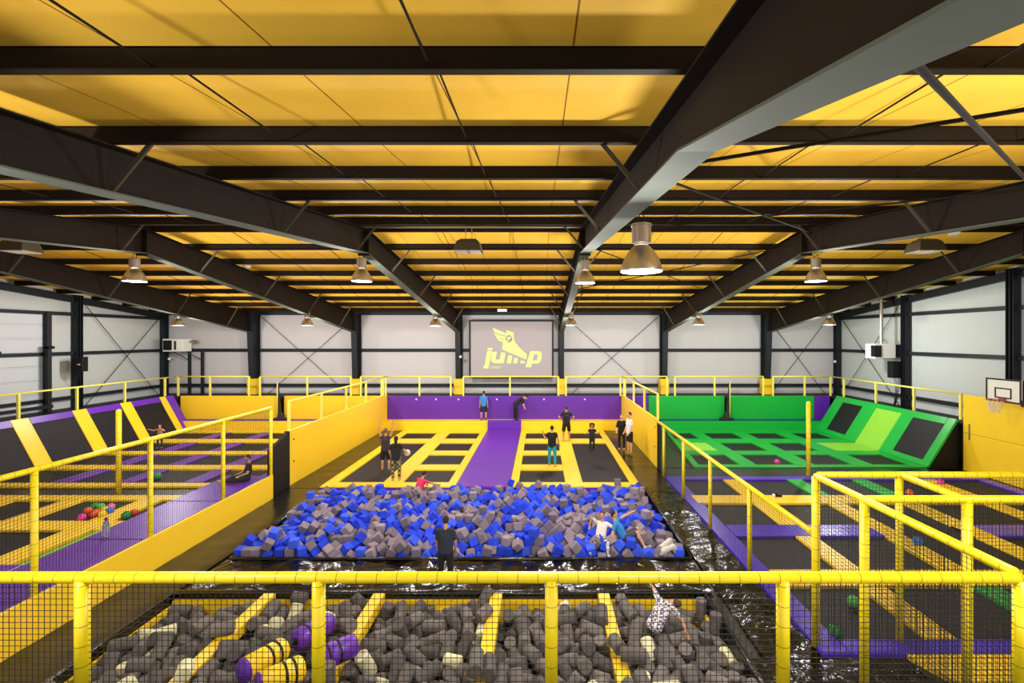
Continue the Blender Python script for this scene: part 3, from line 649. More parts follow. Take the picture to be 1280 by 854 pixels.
# settled foam cubes: x, y, z in millimetres, then three angles in hundredths of a radian
CUBES = [
-6548, 11051, 50, -120, 156, 195, -5698, 11086, 250, -111, -157, -28, -2549, 11088, -350, 157, 0, 57, -534, 11098, 211, -60, -74, -263, -2406, 11087, 92, 213, 30, 113, -3909, 11052, 21, -162, -198, 6,
2908, 11060, -59, 6, 39, 7, 3181, 11050, 50, 0, 0, 0, -2009, 11069, 35, -145, 55, 24, -4141, 11053, 50, -157, 0, 1, -5020, 11082, -350, -157, 0, 154, -3254, 11101, 182, 170, 88, 23,
401, 11069, 109, -295, 57, 5, -6742, 11051, -350, 83, -157, 73, -793, 11204, 251, -3, -1, -76, -6290, 11071, 222, -23, 103, -314, -5542, 11091, 50, 157, 0, 78, -5097, 11055, -105, 237, 4, 153,
-3974, 11091, -350, -25, 157, 46, -4533, 11214, 67, 5, -56, 259, -1643, 11056, -133, -151, -27, 0, -6347, 11430, 316, -77, 180, -70, -5999, 11057, 50, 0, 0, -307, -2872, 11061, 50, 6, -157, 6,
2487, 11084, 10, 166, -68, -15, -158, 11223, 450, -76, -157, 33, 45, 11061, 13, 112, -10, 162, -6228, 11069, -350, -157, 0, -293, 1157, 11071, 94, -64, 128, 95, -6912, 11419, 166, 131, 215, -22,
-4395, 11063, -59, -143, 57, 0, -1892, 11610, 267, -49, -20, 111, -1236, 11063, 79, -301, -130, 0, -983, 11066, -165, -3, -18, 158, 1890, 11136, -350, 157, 0, 102, -3685, 11193, 59, -105, 19, -99,
-1877, 11064, -162, -141, -61, 0, 2077, 11086, 260, -9, 2, -174, -6304, 11085, -15, -139, -97, -7, -5493, 11129, -150, 157, 0, 308, -4460, 11111, -318, 314, -115, -30, 2008, 11059, 22, -160, 239, -8,
809, 11062, 162, -243, -9, -147, 1680, 11180, 2, -26, 227, -43, 2709, 12363, 448, 148, 6, -109, -6749, 11050, 50, 157, 314, 0, -2619, 11051, -28, -1, 84, 313, -1330, 11086, -350, -288, -157, 24,
-3944, 11618, 157, -9, 255, 15, 1850, 11199, 149, -250, 29, 109, -536, 11124, -150, 121, -157, 189, 514, 11065, -205, 215, -14, 150, -3298, 11153, -350, -20, 157, -125, 2233, 11082, 75, 248, 3, 147,
-3438, 11063, 45, -164, -266, 15, -331, 11196, -350, 0, 0, -203, -5989, 12136, 199, 39, 52, 22, -30, 11270, 249, 0, 0, 124, 1281, 11291, 183, -298, 63, 8, -2156, 11078, -116, -47, 17, -129,
1418, 11103, -109, 157, 79, -170, -4624, 11082, -150, 256, 1, -183, 2257, 11104, -350, 0, 314, 153, 2492, 11579, 196, 217, -4, -158, 2869, 11498, 50, -157, 0, 163, -719, 11112, 50, -157, 0, -187,
-3792, 11131, -163, -212, -4, 231, -5783, 12235, 174, -102, -29, 160, -4803, 11904, 234, 131, 251, -26, -5782, 11071, 50, 138, -157, -114, -3459, 11084, -171, -205, 206, 0, -696, 11182, -350, -92, -157, 148,
-3677, 11808, 188, -96, -227, 61, 2927, 11704, 184, 168, -33, 163, -285, 11225, 250, 314, 0, 28, -6949, 11109, 42, 154, 141, 153, 763, 11052, -109, 0, -72, -1, 3107, 11534, 50, 246, 157, -39,
2648, 11060, -121, -156, -232, -2, -2547, 11486, 129, 57, -254, -98, 932, 11050, 4, 157, 85, 0, -4834, 11197, -118, -61, 231, -115, -1402, 11050, -84, -26, 0, -157, 2078, 11102, -187, -280, -68, -56,
2817, 11059, -269, 57, -7, 151, -61, 11264, -350, -157, 0, -295, -3464, 12298, 278, -40, 6, 164, -4992, 11253, -1, -53, 90, 215, 343, 11089, -92, -57, 17, -161, 1107, 11077, -156, 130, 256, -8,
-2277, 11058, -317, -157, -113, 4, 2522, 11090, -279, 87, 46, -108, -4210, 11132, -350, -157, 0, -30, -5269, 11971, 231, -42, 84, 26, -5417, 11300, 96, -212, -44, 79, 1488, 11249, 88, -54, -43, -147,
-373, 11177, 50, -314, 0, 52, -1204, 11058, -147, 269, -137, 46, -230, 11223, -150, 3, 157, -254, -2852, 11060, -150, -157, 0, 147, -6036, 11172, -350, -233, 157, -60, -4751, 11090, -311, 216, 0, 124,
1990, 11888, 250, 314, 0, 118, -4339, 11563, 192, 260, 78, 14, -1409, 11635, 116, 104, 28, 140, -1120, 11464, 102, 280, -43, -49, -1852, 11413, 15, -119, -265, -27, -906, 11186, 53, -154, 0, 284,
-2373, 11953, 232, -37, -2, -156, 1376, 12718, 205, 230, 93, 44, -878, 12364, 286, -254, 55, 62, -86, 12192, 274, 117, -248, 83, -565, 12089, 236, -126, 303, -20, -3980, 11917, 256, 163, -2, 172,
-3065, 11469, 135, -88, 42, -196, -6744, 11092, -150, -157, 0, -1, 1465, 11192, -350, 243, -157, -63, -1616, 11502, 90, 100, -28, 35, 3159, 11091, -150, -52, 157, 34, -3222, 12251, 160, -83, 107, 26,
482, 11984, 240, -145, 241, -7, 1667, 11607, 276, -143, 55, 16, -6933, 14456, 250, -157, 0, -302, -4415, 13610, 250, -57, 157, 249, 1694, 11370, 210, 247, -51, 5, -4129, 11101, -150, 126, -157, -46,
-5250, 11050, -234, 81, 0, 157, 647, 13784, 250, 36, -157, -148, -2366, 13597, 254, -40, 78, 283, -1879, 12605, 248, 154, 9, -17, 1709, 12452, 201, 63, 59, -215, 210, 12128, 240, 125, 83, -31,
888, 12232, 142, 35, -71, -314, -5303, 11307, -73, 256, -41, 85, -3664, 13061, 287, 246, -19, -174, -5138, 12553, 264, -12, 178, -4, -4621, 12541, 250, 157, 0, 109, -1632, 12382, 281, 78, -7, -131,
-2244, 11513, 133, 58, 264, -142, -3115, 11236, 59, 158, 88, 26, 600, 11137, 22, -128, 236, 38, -3254, 11172, -73, 306, -69, 24, -5311, 13582, 218, 158, -236, 44, -6739, 13580, 203, 178, 103, 15,
2964, 12362, 131, 166, -248, 54, 1255, 11794, 176, 70, -59, 104, -1343, 12512, 313, -129, 236, 63, -5937, 11340, 220, 53, 24, -131, -6535, 11142, -150, 91, 158, -219, 3049, 11134, -350, 0, 0, 313,
1440, 12259, 170, -156, 67, -3, 2219, 11455, 231, 111, -222, 49, 2325, 11097, -110, -248, 0, -172, -4689, 12318, 203, 53, 223, 15, -6656, 11594, 215, 253, 52, -63, -2432, 11199, -168, -200, 49, -21,
3249, 11153, -350, 0, 0, -159, -3261, 14486, 250, -33, 157, -248, -937, 13866, 287, -154, -227, 44, -5705, 13408, 159, -105, 10, 126, -498, 12349, 279, -218, 124, -1, -5148, 11394, 66, 82, 76, 186,
-5149, 14493, 247, -131, -170, -45, 171, 13132, 288, 9, -243, 3, -2919, 12993, 169, 12, 85, -276, 1887, 12619, 250, -156, 158, 61, 452, 11726, 113, -53, -56, 25, -4612, 11605, 113, 26, -9, -168,
-157, 11226, 50, -181, 157, 41, 1849, 11192, -110, -314, -90, -10, -3108, 11213, -209, -183, -66, 52, -6440, 11185, -350, -157, 0, -52, 703, 11142, -350, -62, 157, 99, -1003, 13373, 188, 232, 101, -19,
-6052, 12918, 195, 30, -89, -73, 964, 12451, 212, 26, -23, -28, -793, 12156, 191, 277, 2, 27, 2497, 11937, 229, -138, -76, 44, -4163, 11613, 91, 314, -79, 15, -3502, 11425, 98, -232, -15, -46,
233, 11347, -2, -263, -57, 79, -5694, 11124, -150, -91, -157, -72, 1698, 11286, -277, 237, 57, -76, -2057, 11219, -350, 314, 0, -136, -3798, 14734, 285, 117, -206, 12, -1599, 13234, 250, 0, -314, -119,
-2279, 12183, 267, 249, 42, -171, -2932, 12243, 172, 60, 248, -128, 318, 12686, 250, 0, 314, 155, -5022, 12014, 182, 168, -69, 10, -5439, 11890, 96, -119, -78, 111, 704, 11645, 133, -72, -56, 17,
2615, 11534, 40, -126, -217, -6, 166, 11189, -200, 314, -98, -30, 2433, 14658, 200, 87, 61, -190, -179, 13656, 223, 104, -73, -252, -4246, 12857, 245, 21, -121, 197, 3206, 13140, 13, -33, 31, -232,
-6529, 12778, 31, 186, 34, 118, 1212, 11157, -310, 64, 0, -117, -2895, 11169, -350, -1, 157, -147, 1420, 14115, 251, 174, 134, 8, 1785, 13219, 259, 192, 142, 19, -6949, 13393, 51, 3, 1, 0,
-6481, 13187, 50, -39, 157, -254, -4252, 12294, 152, -93, 30, 114, 1187, 12266, 115, -89, 1, 151, -488, 11360, 257, -4, -311, -58, -3630, 11239, -350, -144, -157, 153, 1220, 14860, 262, 160, -13, -21,
-4438, 14604, 210, -173, -118, -91, 997, 14267, 223, 189, -258, 5, -4839, 13478, 218, -59, -27, -78, -2136, 12615, 250, 269, 157, -42, -2565, 12177, 188, -285, -96, -18, -1445, 12148, 219, -94, 259, 58,
-6115, 11253, 121, -10, 42, -293, -4427, 11418, 37, -289, -34, 95, -3947, 11293, 49, -157, 4, -69, 331, 11159, -311, 314, 60, -30, -3446, 14286, 189, -235, 1, -142, -2267, 14343, 160, -83, 266, 4,
-5103, 13767, 272, 210, 26, -153, -1206, 13742, 262, 28, -64, 282, -4055, 13108, 222, 266, -77, 50, 785, 12904, 155, -276, 103, 22, -33, 12858, 199, -122, 107, -160, -4338, 12566, 201, -230, 24, -138,
2669, 14526, 152, -250, -39, -62, 393, 14315, 139, -149, 65, -33, -5614, 13642, 232, -18, 62, 272, -1520, 11889, 147, 53, -210, -5, 1441, 11513, 163, -104, -41, 191, -6118, 11170, -150, -233, -157, -66,
-2033, 14431, 250, 0, 0, -155, 2621, 13765, 129, 66, -41, -216, -633, 13465, 156, 86, 34, 151, -3202, 11878, 97, -40, 278, 151, -3041, 12141, 5, 258, 38, -27, -4803, 11683, 76, -146, 288, -8,
-1463, 11434, -64, -25, 264, -155, -771, 11215, -150, -17, 157, -183, -2319, 14621, 266, 102, -29, 162, 2925, 14853, 250, -217, -157, 13, 1208, 14195, 104, 42, 102, 299, -443, 13658, 206, -170, -78, -16,
-3364, 13618, 179, 68, -224, -43, 527, 12477, 185, -159, 95, 3, 257, 11719, 29, -65, -47, 20, 1078, 11330, 88, -94, 24, 108, -5912, 11149, -150, -157, 0, -142, 927, 11161, -254, -18, 61, -310,
-5702, 11206, -350, -157, 0, -120, -6484, 15071, 118, -167, 63, 9, -2627, 12441, 224, 84, -22, 125, 2435, 12160, 238, -122, 197, -65, -4937, 14861, 176, 64, -227, 43, 1970, 14958, 98, -114, 79, -262,
-2807, 14226, 159, 83, -180, 72, -2752, 11725, 84, 32, -96, -33, -1653, 11343, -105, 126, -214, -114, -5473, 11176, -350, -157, 0, 0, -5883, 14053, 241, -131, -268, -3, -4046, 13609, 189, 115, -2, 153,
2042, 12391, 220, -48, 38, -19, -1149, 12175, 199, -227, 69, -50, -1861, 12120, 157, -28, 87, -222, -2057, 11762, 174, -112, -20, -157, -5103, 15181, 250, 139, -157, 0, 818, 15185, 251, 5, 6, -243,
-4007, 14701, 184, -153, -215, -38, -582, 14552, 224, -206, 74, -57, 2148, 12644, 250, 0, 0, 254, -3683, 12335, 180, 9, 79, -104, -2780, 11987, 91, 157, -69, 152, -1006, 11670, 134, 36, 43, 98,
-5281, 11611, 87, -26, -54, 86, -6947, 11145, -157, -175, 140, 139, 2531, 15835, 233, -152, -16, -158, 615, 14489, 241, -175, -243, 31, 14, 14635, 167, 264, -79, 24, -6866, 14428, 50, -157, 0, -162,
-3041, 13595, 185, -200, -59, 21, -314, 13403, 150, 35, -83, 270, -6734, 13394, 31, -56, -171, 52, -3984, 12800, 114, -80, 45, -274, 687, 11923, 113, 109, 63, 231, -4921, 11461, -9, -104, -90, -99,
-91, 15832, 163, 227, 13, 142, -1969, 14880, 276, 20, 196, 39, -2622, 14564, 221, 139, 104, -13, 2086, 13902, 122, 67, 68, 288, -2041, 13546, 156, 105, -240, 15, -4801, 12868, 249, -1, 84, 312,
2463, 13034, 185, 233, -67, 145, -4544, 12173, 128, 55, 219, 2, -6332, 12253, 50, 157, 0, -171, -2085, 11473, 6, 246, 47, -16, -1770, 11239, -350, -157, 0, -131, -6159, 15644, 116, -87, 1, -158,
1161, 13313, 159, 224, -11, 122, -1763, 12819, 286, -181, 2, 141, -3352, 12547, 214, 98, 79, 231, -5987, 12408, 217, -56, 206, -9, 2590, 12353, 258, -158, -10, -291, -2063, 12350, 168, -113, 50, -280,
-3617, 12206, 36, -83, -276, 94, 2234, 11780, 210, 238, 3, 209, -6217, 11977, 50, 0, 0, 278, -5000, 11726, 49, -162, -26, -8, -6159, 14879, 130, 238, -8, 145, 1624, 14686, 138, 226, 72, -147,
-5634, 14356, 160, 62, -69, -42, -2803, 13776, 135, 181, 233, 1, -5948, 13139, 203, 59, 63, -6, -5490, 13391, 90, 157, 224, -36, -245, 13021, 110, -18, 84, 304, -5444, 12366, 217, 310, -97, 29,
754, 12533, 100, 203, -53, -64, 2268, 12377, 192, -99, 36, 150, 335, 12008, 106, 14, -231, -25, 2667, 11811, 123, 70, -76, 44, 960, 11736, 54, -161, 16, -71, -3707, 11591, 63, 256, -15, 166,
-1357, 15693, 50, 0, 314, -46, -4292, 14994, 152, -50, -276, 111, -1452, 14501, 137, 233, -20, -173, -6159, 13441, 189, -109, -47, 240, -2638, 13136, 145, 88, -14, -136, 1849, 11589, 162, 157, -100, -4,
-5899, 11813, -4, -54, 65, 310, -717, 15831, 109, 21, 206, 0, -1679, 14727, 104, -194, -59, 41, -260, 14616, 105, -87, 68, -248, -6422, 14383, 50, -157, 0, 307, 1992, 14219, 116, 60, -277, 85,
1382, 13785, 90, 81, -253, -100, -2336, 12430, 279, -131, -55, 164, -3865, 12163, 171, 70, -254, 110, -6701, 11295, 50, 41, 44, 74, -2374, 11289, 50, -90, -118, 42, 2688, 11297, -112, -278, 19, -13,
-6911, 15423, 76, 45, 92, 37, 990, 14829, 233, -2, 302, -29, 2923, 14579, 67, 48, 297, 118, -1364, 13707, 136, 312, 69, 10, 1013, 14028, -4, -21, 233, 178, 2370, 13707, 50, 314, 0, 151,
-5180, 12287, 180, 142, 229, 0, -930, 11251, -350, -111, 157, 32, -1825, 13800, 150, 67, 100, 110, -5079, 13586, 144, 40, 77, 24, 2807, 13276, 206, -242, 24, 21, 865, 11516, 64, 114, -79, -28,
-983, 15828, 218, -94, 116, -247, -2662, 15012, 211, 51, 306, 88, 1909, 15278, 113, -79, -61, -116, -3126, 14916, 185, -219, -66, 101, -6928, 15179, 50, -157, 0, -289, 3204, 14845, -56, -161, -94, 162,
1740, 14108, 71, -124, 74, -123, -6443, 13440, 101, -162, 224, 0, -4480, 12764, 243, 70, -51, 213, 1077, 13005, 109, 114, 74, -166, -3147, 12534, 156, -70, -62, 307, -6733, 12583, -50, -112, 292, -21,
66, 12093, 102, 55, 246, 11, -1131, 11899, 142, 55, -67, 288, -1682, 11737, 105, -228, 92, -41, -1093, 11284, -47, 83, 293, -27, -3444, 15728, 51, 18, -55, 264, -5672, 14687, 191, -94, -79, -109,
-3526, 14562, 225, -12, 109, -204, -4678, 14669, 58, 189, 7, -2, -4537, 13179, 207, 30, 73, 73, -1108, 13183, 75, -65, 52, -18, 2503, 12548, 249, 0, 0, -143, -4957, 12702, 108, 207, -26, 125,
-1299, 12085, 97, 243, 43, 166, -4214, 11844, 113, -120, -45, 157, -5654, 11815, 3, 26, -71, -152, 3233, 11293, 21, -15, -212, 159, -988, 14415, 229, -175, -230, 26, -1832, 14244, 114, -85, 23, -119,
2131, 13665, 63, 185, -17, 31, 780, 13533, 93, -52, -28, 4, 1678, 13681, 39, 82, -224, 54, -3177, 13504, 53, -81, 70, 119, -5736, 12817, 159, -200, -247, -2, -2642, 11261, -9, -303, 25, 0,
-266, 15800, 27, 53, -61, 267, 475, 15294, 55, -109, -56, 42, -3626, 14199, 93, 237, 21, 152, -3534, 13457, 124, 0, 106, 17, -1110, 12418, 196, -123, 246, 30, -1776, 12358, 111, -218, 87, -55,
3193, 12119, -31, 96, -48, -88, -5501, 11532, 37, 102, -19, 255, -1872, 11674, 43, 43, -104, 303, -2945, 11545, -32, 235, 5, -165, -1427, 15069, 148, -106, 63, 121, 849, 14484, 193, 98, 75, 265,
177, 14549, 70, 141, 66, -48, -4913, 13868, 175, 47, -43, -47, -4406, 11790, 183, -242, -91, 118, -2479, 11745, 90, -85, -111, 90, -1555, 11253, -300, 144, -72, 200, -1127, 11286, -328, -26, 0, 300,
384, 15820, 34, -15, 276, -163, -533, 13927, 160, -61, 299, -23, 533, 14019, 59, 130, -258, 44, 2835, 13886, 122, -26, -117, 225, 3090, 14120, 15, -144, 246, 0, -2241, 13713, 114, -232, 19, -156,
-796, 13443, 42, -106, 248, 22, -3499, 13081, 141, -235, 24, 145, 643, 15344, 170, -218, -18, 217, -4339, 15812, 4, 38, -217, -189, -5328, 14841, 217, 139, 72, -20, 2140, 15271, 89, 61, 0, 144,
2377, 15091, 125, -109, -77, 235, 3194, 15249, 50, 58, 157, 49, 2375, 14436, 50, -157, 0, -271, -6477, 14149, 79, 278, 0, 117, -3717, 13639, 253, -180, -40, 37, -2867, 13555, 70, -66, 28, 143,
1564, 13111, 99, 104, -216, -149, 2774, 12545, 218, 180, 26, 110, -286, 11800, 205, -53, -207, -30, -4621, 11889, 115, 102, 276, -94, 2325, 11532, 79, -126, -59, -3, 759, 11301, 95, 91, 48, -66,
551, 11664, -59, 218, -54, -144, -2590, 15322, 214, -175, -74, 27, -3135, 14642, 116, 280, 58, -82, -2499, 13849, 207, 242, -91, -58, 108, 13557, 215, -133, 65, 28, 1528, 14041, 70, 159, -23, -1,
-3774, 13111, 115, 71, 86, -308, 143, 12347, 210, 215, 2, -144, -308, 12081, 180, -64, 244, 81, -5878, 12258, -2, 59, -20, 145, -3374, 12074, -29, -206, -38, -156, -2692, 11496, -9, 202, -77, -13,
-4726, 11356, -57, 214, -77, -110, 1245, 11308, -99, -96, 80, 146, -552, 14784, 223, -166, 81, -8, -773, 14448, 148, 168, 84, 24, -3859, 14677, 21, 133, 41, 192, -4369, 14141, 58, -170, -71, -150,
-5575, 12564, 177, -147, -305, 0, -1012, 12131, 53, 81, 54, 154, -5165, 11939, 44, 146, 242, 9, -5748, 15139, 104, 121, 102, 143, -1792, 14927, 143, -88, 18, 186, -4966, 14665, 52, -175, -1, 279,
-4653, 13660, 179, -3, -245, -5, 2420, 13970, 52, -53, -155, 84, 377, 13358, 135, 15, -87, 308, -1184, 13472, 75, -126, 13, -253, -5172, 12863, 189, -3, -67, 314, -6681, 13006, 4, 68, -51, 282,
-5428, 12123, 178, 235, -44, -93, -6436, 11725, 227, 85, -170, 4, -1301, 11829, 38, -81, -48, -153, -6494, 11461, 139, -215, -101, -20, -1410, 14765, 112, -54, 30, -173, -384, 14877, 92, -85, -85, 301,
-4211, 14673, 82, 260, 51, 98, -6640, 14451, 50, 0, 314, 14, -2505, 13633, 115, -32, 236, -32, 860, 13771, 50, -78, 157, -81, -3001, 13325, 81, 0, -116, -75, 341, 12925, 188, -194, 24, 209,
-3578, 11872, 26, -110, 53, -175, -6150, 11453, 149, 164, -52, 20, -3752, 15805, -52, 262, 57, -17, -3222, 14164, 50, -151, -157, -148, 531, 13475, -3, 53, 48, -230, -4204, 12733, 50, -157, 0, -274,
-5602, 12313, 89, -2, 60, 25, 2729, 12083, 91, -157, -238, 24, -2207, 11977, 106, 207, 199, 54, 2105, 15829, 46, 14, -19, 304, 2540, 15787, 38, -2, 17, 179, -5689, 15455, 59, 166, 65, -76,
111, 15498, 47, -55, -228, -47, 2320, 15744, 25, -134, -26, -299, 2699, 15405, 52, 179, 104, 105, -875, 15124, 89, -29, -62, -278, -200, 15117, 50, -24, -157, 174, -3718, 13349, 243, -24, -69, -298,
-736, 13961, 66, -26, 310, -29, 657, 13792, 50, 157, 0, -7, 1367, 13314, 90, 0, -248, -26, 2042, 13240, 124, -69, -37, 163, -3580, 12730, 174, 158, -81, -28, 1200, 12734, 82, 0, 44, 279,
1931, 12334, 59, 248, -97, 77, -3378, 12347, 79, 36, 0, -212, 2075, 11513, 89, 155, 256, -6, 81, 11672, -82, 209, 76, -110, 2995, 15799, 26, 246, -76, 21, -1029, 15805, 2, 83, 211, 103,
-998, 14918, 177, -175, -68, -14, -2805, 14775, 136, -40, 229, 6, 207, 15095, 39, -8, -28, 150, 1425, 14865, 98, 4, 59, -291, -6461, 14664, 20, -107, 279, -62, -475, 14404, 63, 77, -12, 151,
-4445, 14389, 50, 156, 0, -297, -4208, 14429, 23, 68, 43, 284, -93, 14547, 4, -34, 67, -27, 1798, 12988, 111, 69, 51, -122, -3200, 12787, 128, 172, 80, -84, -1445, 12396, 181, -30, 74, 20,
-2753, 12272, 64, -11, 116, 292, 1617, 12270, 71, -164, -248, -3, 1026, 12247, -13, 88, 5, -155, 3015, 11550, -150, 157, 0, -71, -3966, 15820, 26, 189, 37, 169, 121, 15809, 41, 175, -38, -150,
-2867, 14444, 147, -125, -85, -11, -1147, 14449, 106, 148, 242, 2, -5420, 13850, 196, 119, -72, -193, -5013, 14422, 65, -12, -3, 88, -3900, 14079, 106, -32, -262, 64, 2733, 14308, 33, 36, 13, -127,
-2089, 14142, 50, -157, 0, -166, -6297, 13892, 69, 248, -103, -66, -1050, 13712, 134, 224, 20, 145, -833, 13743, 57, -168, -96, 2, -684, 11507, 162, 67, 36, 97, -2668, 11288, -274, 82, -56, 214,
2985, 15085, 250, -314, 0, 156, 2148, 14951, -2, 297, -86, 16, -6728, 14663, 51, 166, -8, -153, 680, 14056, 217, -281, 47, 88, -4018, 14273, 81, -70, -278, -119, -1407, 13937, 118, -203, 41, -166,
-3904, 13376, 121, -303, -87, 2, -2383, 13207, 100, -19, 32, -35, 43, 13089, 139, -159, -243, 19, -5792, 13120, 78, 228, -44, 116, -1368, 13302, 58, 157, 1, 169, -703, 12987, 61, -157, -302, 5,
-704, 12482, 178, 246, 19, 97, -2191, 11362, -129, -96, 80, -220, -3839, 11349, -350, 16, 157, 132, 3209, 15821, 91, 126, 77, -22, -5873, 15646, 50, -121, -157, 71, 41, 14865, 136, 302, 93, -1,
-5954, 15039, 35, 97, -70, 194, -1838, 14576, 51, 198, -58, 40, -677, 14185, 96, 17, 67, -178, -6034, 14062, 59, 160, -282, 6, 2206, 14101, 50, -157, 0, 85, 234, 13746, 96, -65, 83, 256,
-6526, 13677, 100, 41, -224, 2, -2052, 13342, 86, -40, 82, 263, 3041, 13335, 28, 164, 48, -143, -525, 13204, 18, -125, -67, -20, -3112, 13079, 16, -238, -17, 105, 2486, 12774, 162, -23, 35, -309,
-856, 11863, 33, 111, 90, 262, 1166, 11584, 77, -112, 214, 46, 2845, 11729, -24, -118, -30, 153, -5631, 15736, 50, 0, -314, 33, 3250, 15540, 50, 148, -157, -148, -5463, 14822, 71, 84, -13, -165,
1685, 14491, -1, 102, -7, 114, 2179, 14364, 51, 6, 9, 44, -4687, 14100, 112, -261, -7, -14, 782, 14259, 102, 46, 216, 64, -3014, 14198, 50, 157, 0, -153, -6915, 13600, 99, -34, -207, 30,
-5903, 12928, 45, 34, 65, -35, -6944, 13189, -150, 53, -157, -47, 1501, 11823, 106, 213, 7, 42, -2273, 11740, 70, 289, -12, -153, -2841, 15670, 50, 157, 0, 297, -5375, 15409, 78, -57, 34, -43,
724, 14811, 149, 249, -34, -20, 2628, 14805, 139, 59, 235, -105, 177, 14287, 26, -41, -262, 52, -5771, 13768, 160, 193, -62, -42, -5942, 13535, 73, 273, -104, -23, -4344, 13282, 110, -30, 249, -5,
-485, 13439, 19, -17, 80, -43, -1480, 12845, 192, 94, 254, 97, -5804, 12565, 83, 168, 114, 4, -2964, 12652, 43, 123, 234, -25, 3163, 12711, -27, -43, 39, -37, -935, 12424, 75, -309, 79, -24,
-664, 11743, 130, -4, -83, -19, 186, 11995, -28, -113, -74, 246, -3437, 11612, 11, 78, -240, 97, -2933, 11286, -75, -174, -243, 50, -5078, 11303, -209, -45, 243, 134, -1764, 15185, 50, 41, 157, -222,
3001, 15083, 50, 0, 0, -269, -6950, 14737, 50, 24, -157, -181, -5374, 14399, 93, 228, -14, -217, 1791, 14731, 1, 299, 60, 78, -3244, 14406, 50, 0, 0, 61, -1699, 14382, -27, -238, -22, -131,
-3005, 13986, 48, 7, 229, 14, 3240, 14494, -150, -74, -157, -229, -48, 13501, 61, -20, -84, -288, -1443, 13494, 50, 0, 1, 169, -2239, 12862, 206, -21, 38, 2, 889, 13158, 67, -78, -75, -288,
-5243, 13429, -39, -260, 17, 26, -3971, 13086, 13, 175, -245, -14, 592, 12906, 85, -157, 107, -21, 1486, 12855, 73, 211, -36, -60, -154, 12627, 103, 41, -262, 40, 1161, 12501, 44, -160, -136, -158,
-6912, 12352, -2, 85, -46, -277, 18, 11836, 63, 65, 265, 21, 1502, 11374, -145, -35, 47, -166, -3591, 11286, -139, -12, -314, -79, 1344, 11414, -350, -157, 0, 222, -5099, 15426, 58, -31, -233, -17,
-2183, 15433, 44, -23, 78, -94, -5966, 15402, 24, -76, -101, 146, -670, 15263, 80, -157, 196, 28, -4806, 14996, 62, -104, -47, -49, -1036, 14663, 171, -276, -54, -22, -1580, 15005, 32, -214, 58, -42,
-6743, 14889, 8, 187, 122, -119, -5924, 14310, 143, 71, 71, 299, 1195, 14822, 57, 160, 13, -289, 2536, 14276, -27, 41, 32, -111, 956, 14278, -6, 126, 57, 9, -3, 13294, 103, 245, -8, 171,
-1899, 13068, 158, 12, -87, -165, 3248, 14100, -206, 160, -78, 155, 1983, 12836, 213, 309, -44, -50, -3329, 13254, 9, 116, 64, -40, -2483, 12959, 80, -289, -95, 26, -1577, 12623, 165, 9, -73, -30,
-6869, 12908, -150, -314, 0, -61, 3250, 12914, -150, 314, 0, 157, -2203, 12561, 50, -244, -157, -66, -6778, 11571, 23, -7, 101, 314, -5785, 11352, 65, -76, 100, 65, -437, 11392, -160, -66, 190, -191,
-550, 15801, -33, 59, 242, 48, -3239, 15146, 127, 93, -65, 301, 226, 14837, 25, -117, -221, -1, -2460, 14529, 86, 314, 104, -13, -2523, 14262, 95, -73, 303, 92, -2046, 12829, 147, 168, 38, 2,
-2755, 12534, 100, -232, 48, -162, -2501, 11981, 67, 194, -1, 166, -6093, 12186, 36, 40, -93, -47, 2037, 11755, 50, -157, 0, -102, -4346, 11344, -350, -225, -157, 0, -2028, 15642, 50, 157, 0, 134,
-4609, 14903, 101, -229, -62, 146, -3107, 15828, -150, 157, 0, 182, -2157, 15003, 101, 102, -30, -262, 1727, 15840, -154, 5, -10, -157, -6305, 14879, -10, -12, 239, -20, -5799, 14474, 83, -230, 42, 82,
2333, 14736, 15, -79, -59, -104, -5720, 14115, 101, 10, -39, 312, 2692, 14063, 50, 45, 157, 242, -4353, 13856, 15, 33, -200, 124, -5504, 13693, 44, -61, 273, -135, -2336, 13415, 30, 157, 77, -10,
1295, 13058, 50, -207, 157, -35, -5645, 13131, -60, -75, -63, 308, -1252, 12616, 141, 161, -81, 23, -327, 12784, 25, 1, 84, 38, -5376, 12583, 98, -21, -7, -157, -4530, 12559, 50, 105, -157, 203,
-2057, 11685, -67, 51, 48, -277, -1935, 11273, -149, 3, -96, 21, -5438, 11416, -285, 29, 301, -127, -6930, 11297, -350, 157, 0, -180, -6723, 15563, -5, -222, 5, 199, -2790, 15396, 50, -148, -16, 174,
-574, 15062, 154, -76, -42, -110, -6311, 15626, -14, -244, 1, -158, 2433, 15483, -25, 208, -20, 210, -6599, 15805, -150, 36, 157, 3, 1354, 15249, 32, -71, -204, 36, 1729, 15150, -11, 4, -83, -1,
2776, 15077, 50, -160, -157, 22, 480, 14795, 74, -98, 26, -282, -3733, 14927, 48, -219, -12, -163, 1383, 14632, 45, 37, -102, 298, -3379, 14612, -54, -68, 95, -244, -2581, 14042, 90, 0, -90, -60,
-1791, 14002, 33, 163, -53, 99, -5955, 13863, 47, 166, 248, 14, 155, 13337, 222, 157, -69, 7, -2639, 13767, 0, 4, -78, 277, -2634, 13419, 21, 181, 237, 23, 1050, 13395, 12, -286, 62, -2,
-5682, 13352, -110, -157, 64, 208, -421, 12550, 97, 197, 77, -156, 1644, 12641, 57, -1, 7, 52, 373, 12449, 50, 51, -89, 257, 687, 12226, 34, -197, 69, -5, 2872, 12239, -19, 70, 309, -76,
-3775, 11991, 45, -101, 31, 277, -657, 12069, 21, 19, 32, 235, 846, 12020, -30, 68, -25, -138, -2953, 11829, -66, -143, 52, 216, 2430, 11618, -150, -14, 157, 140, -6319, 11301, 45, 22, -44, 16,
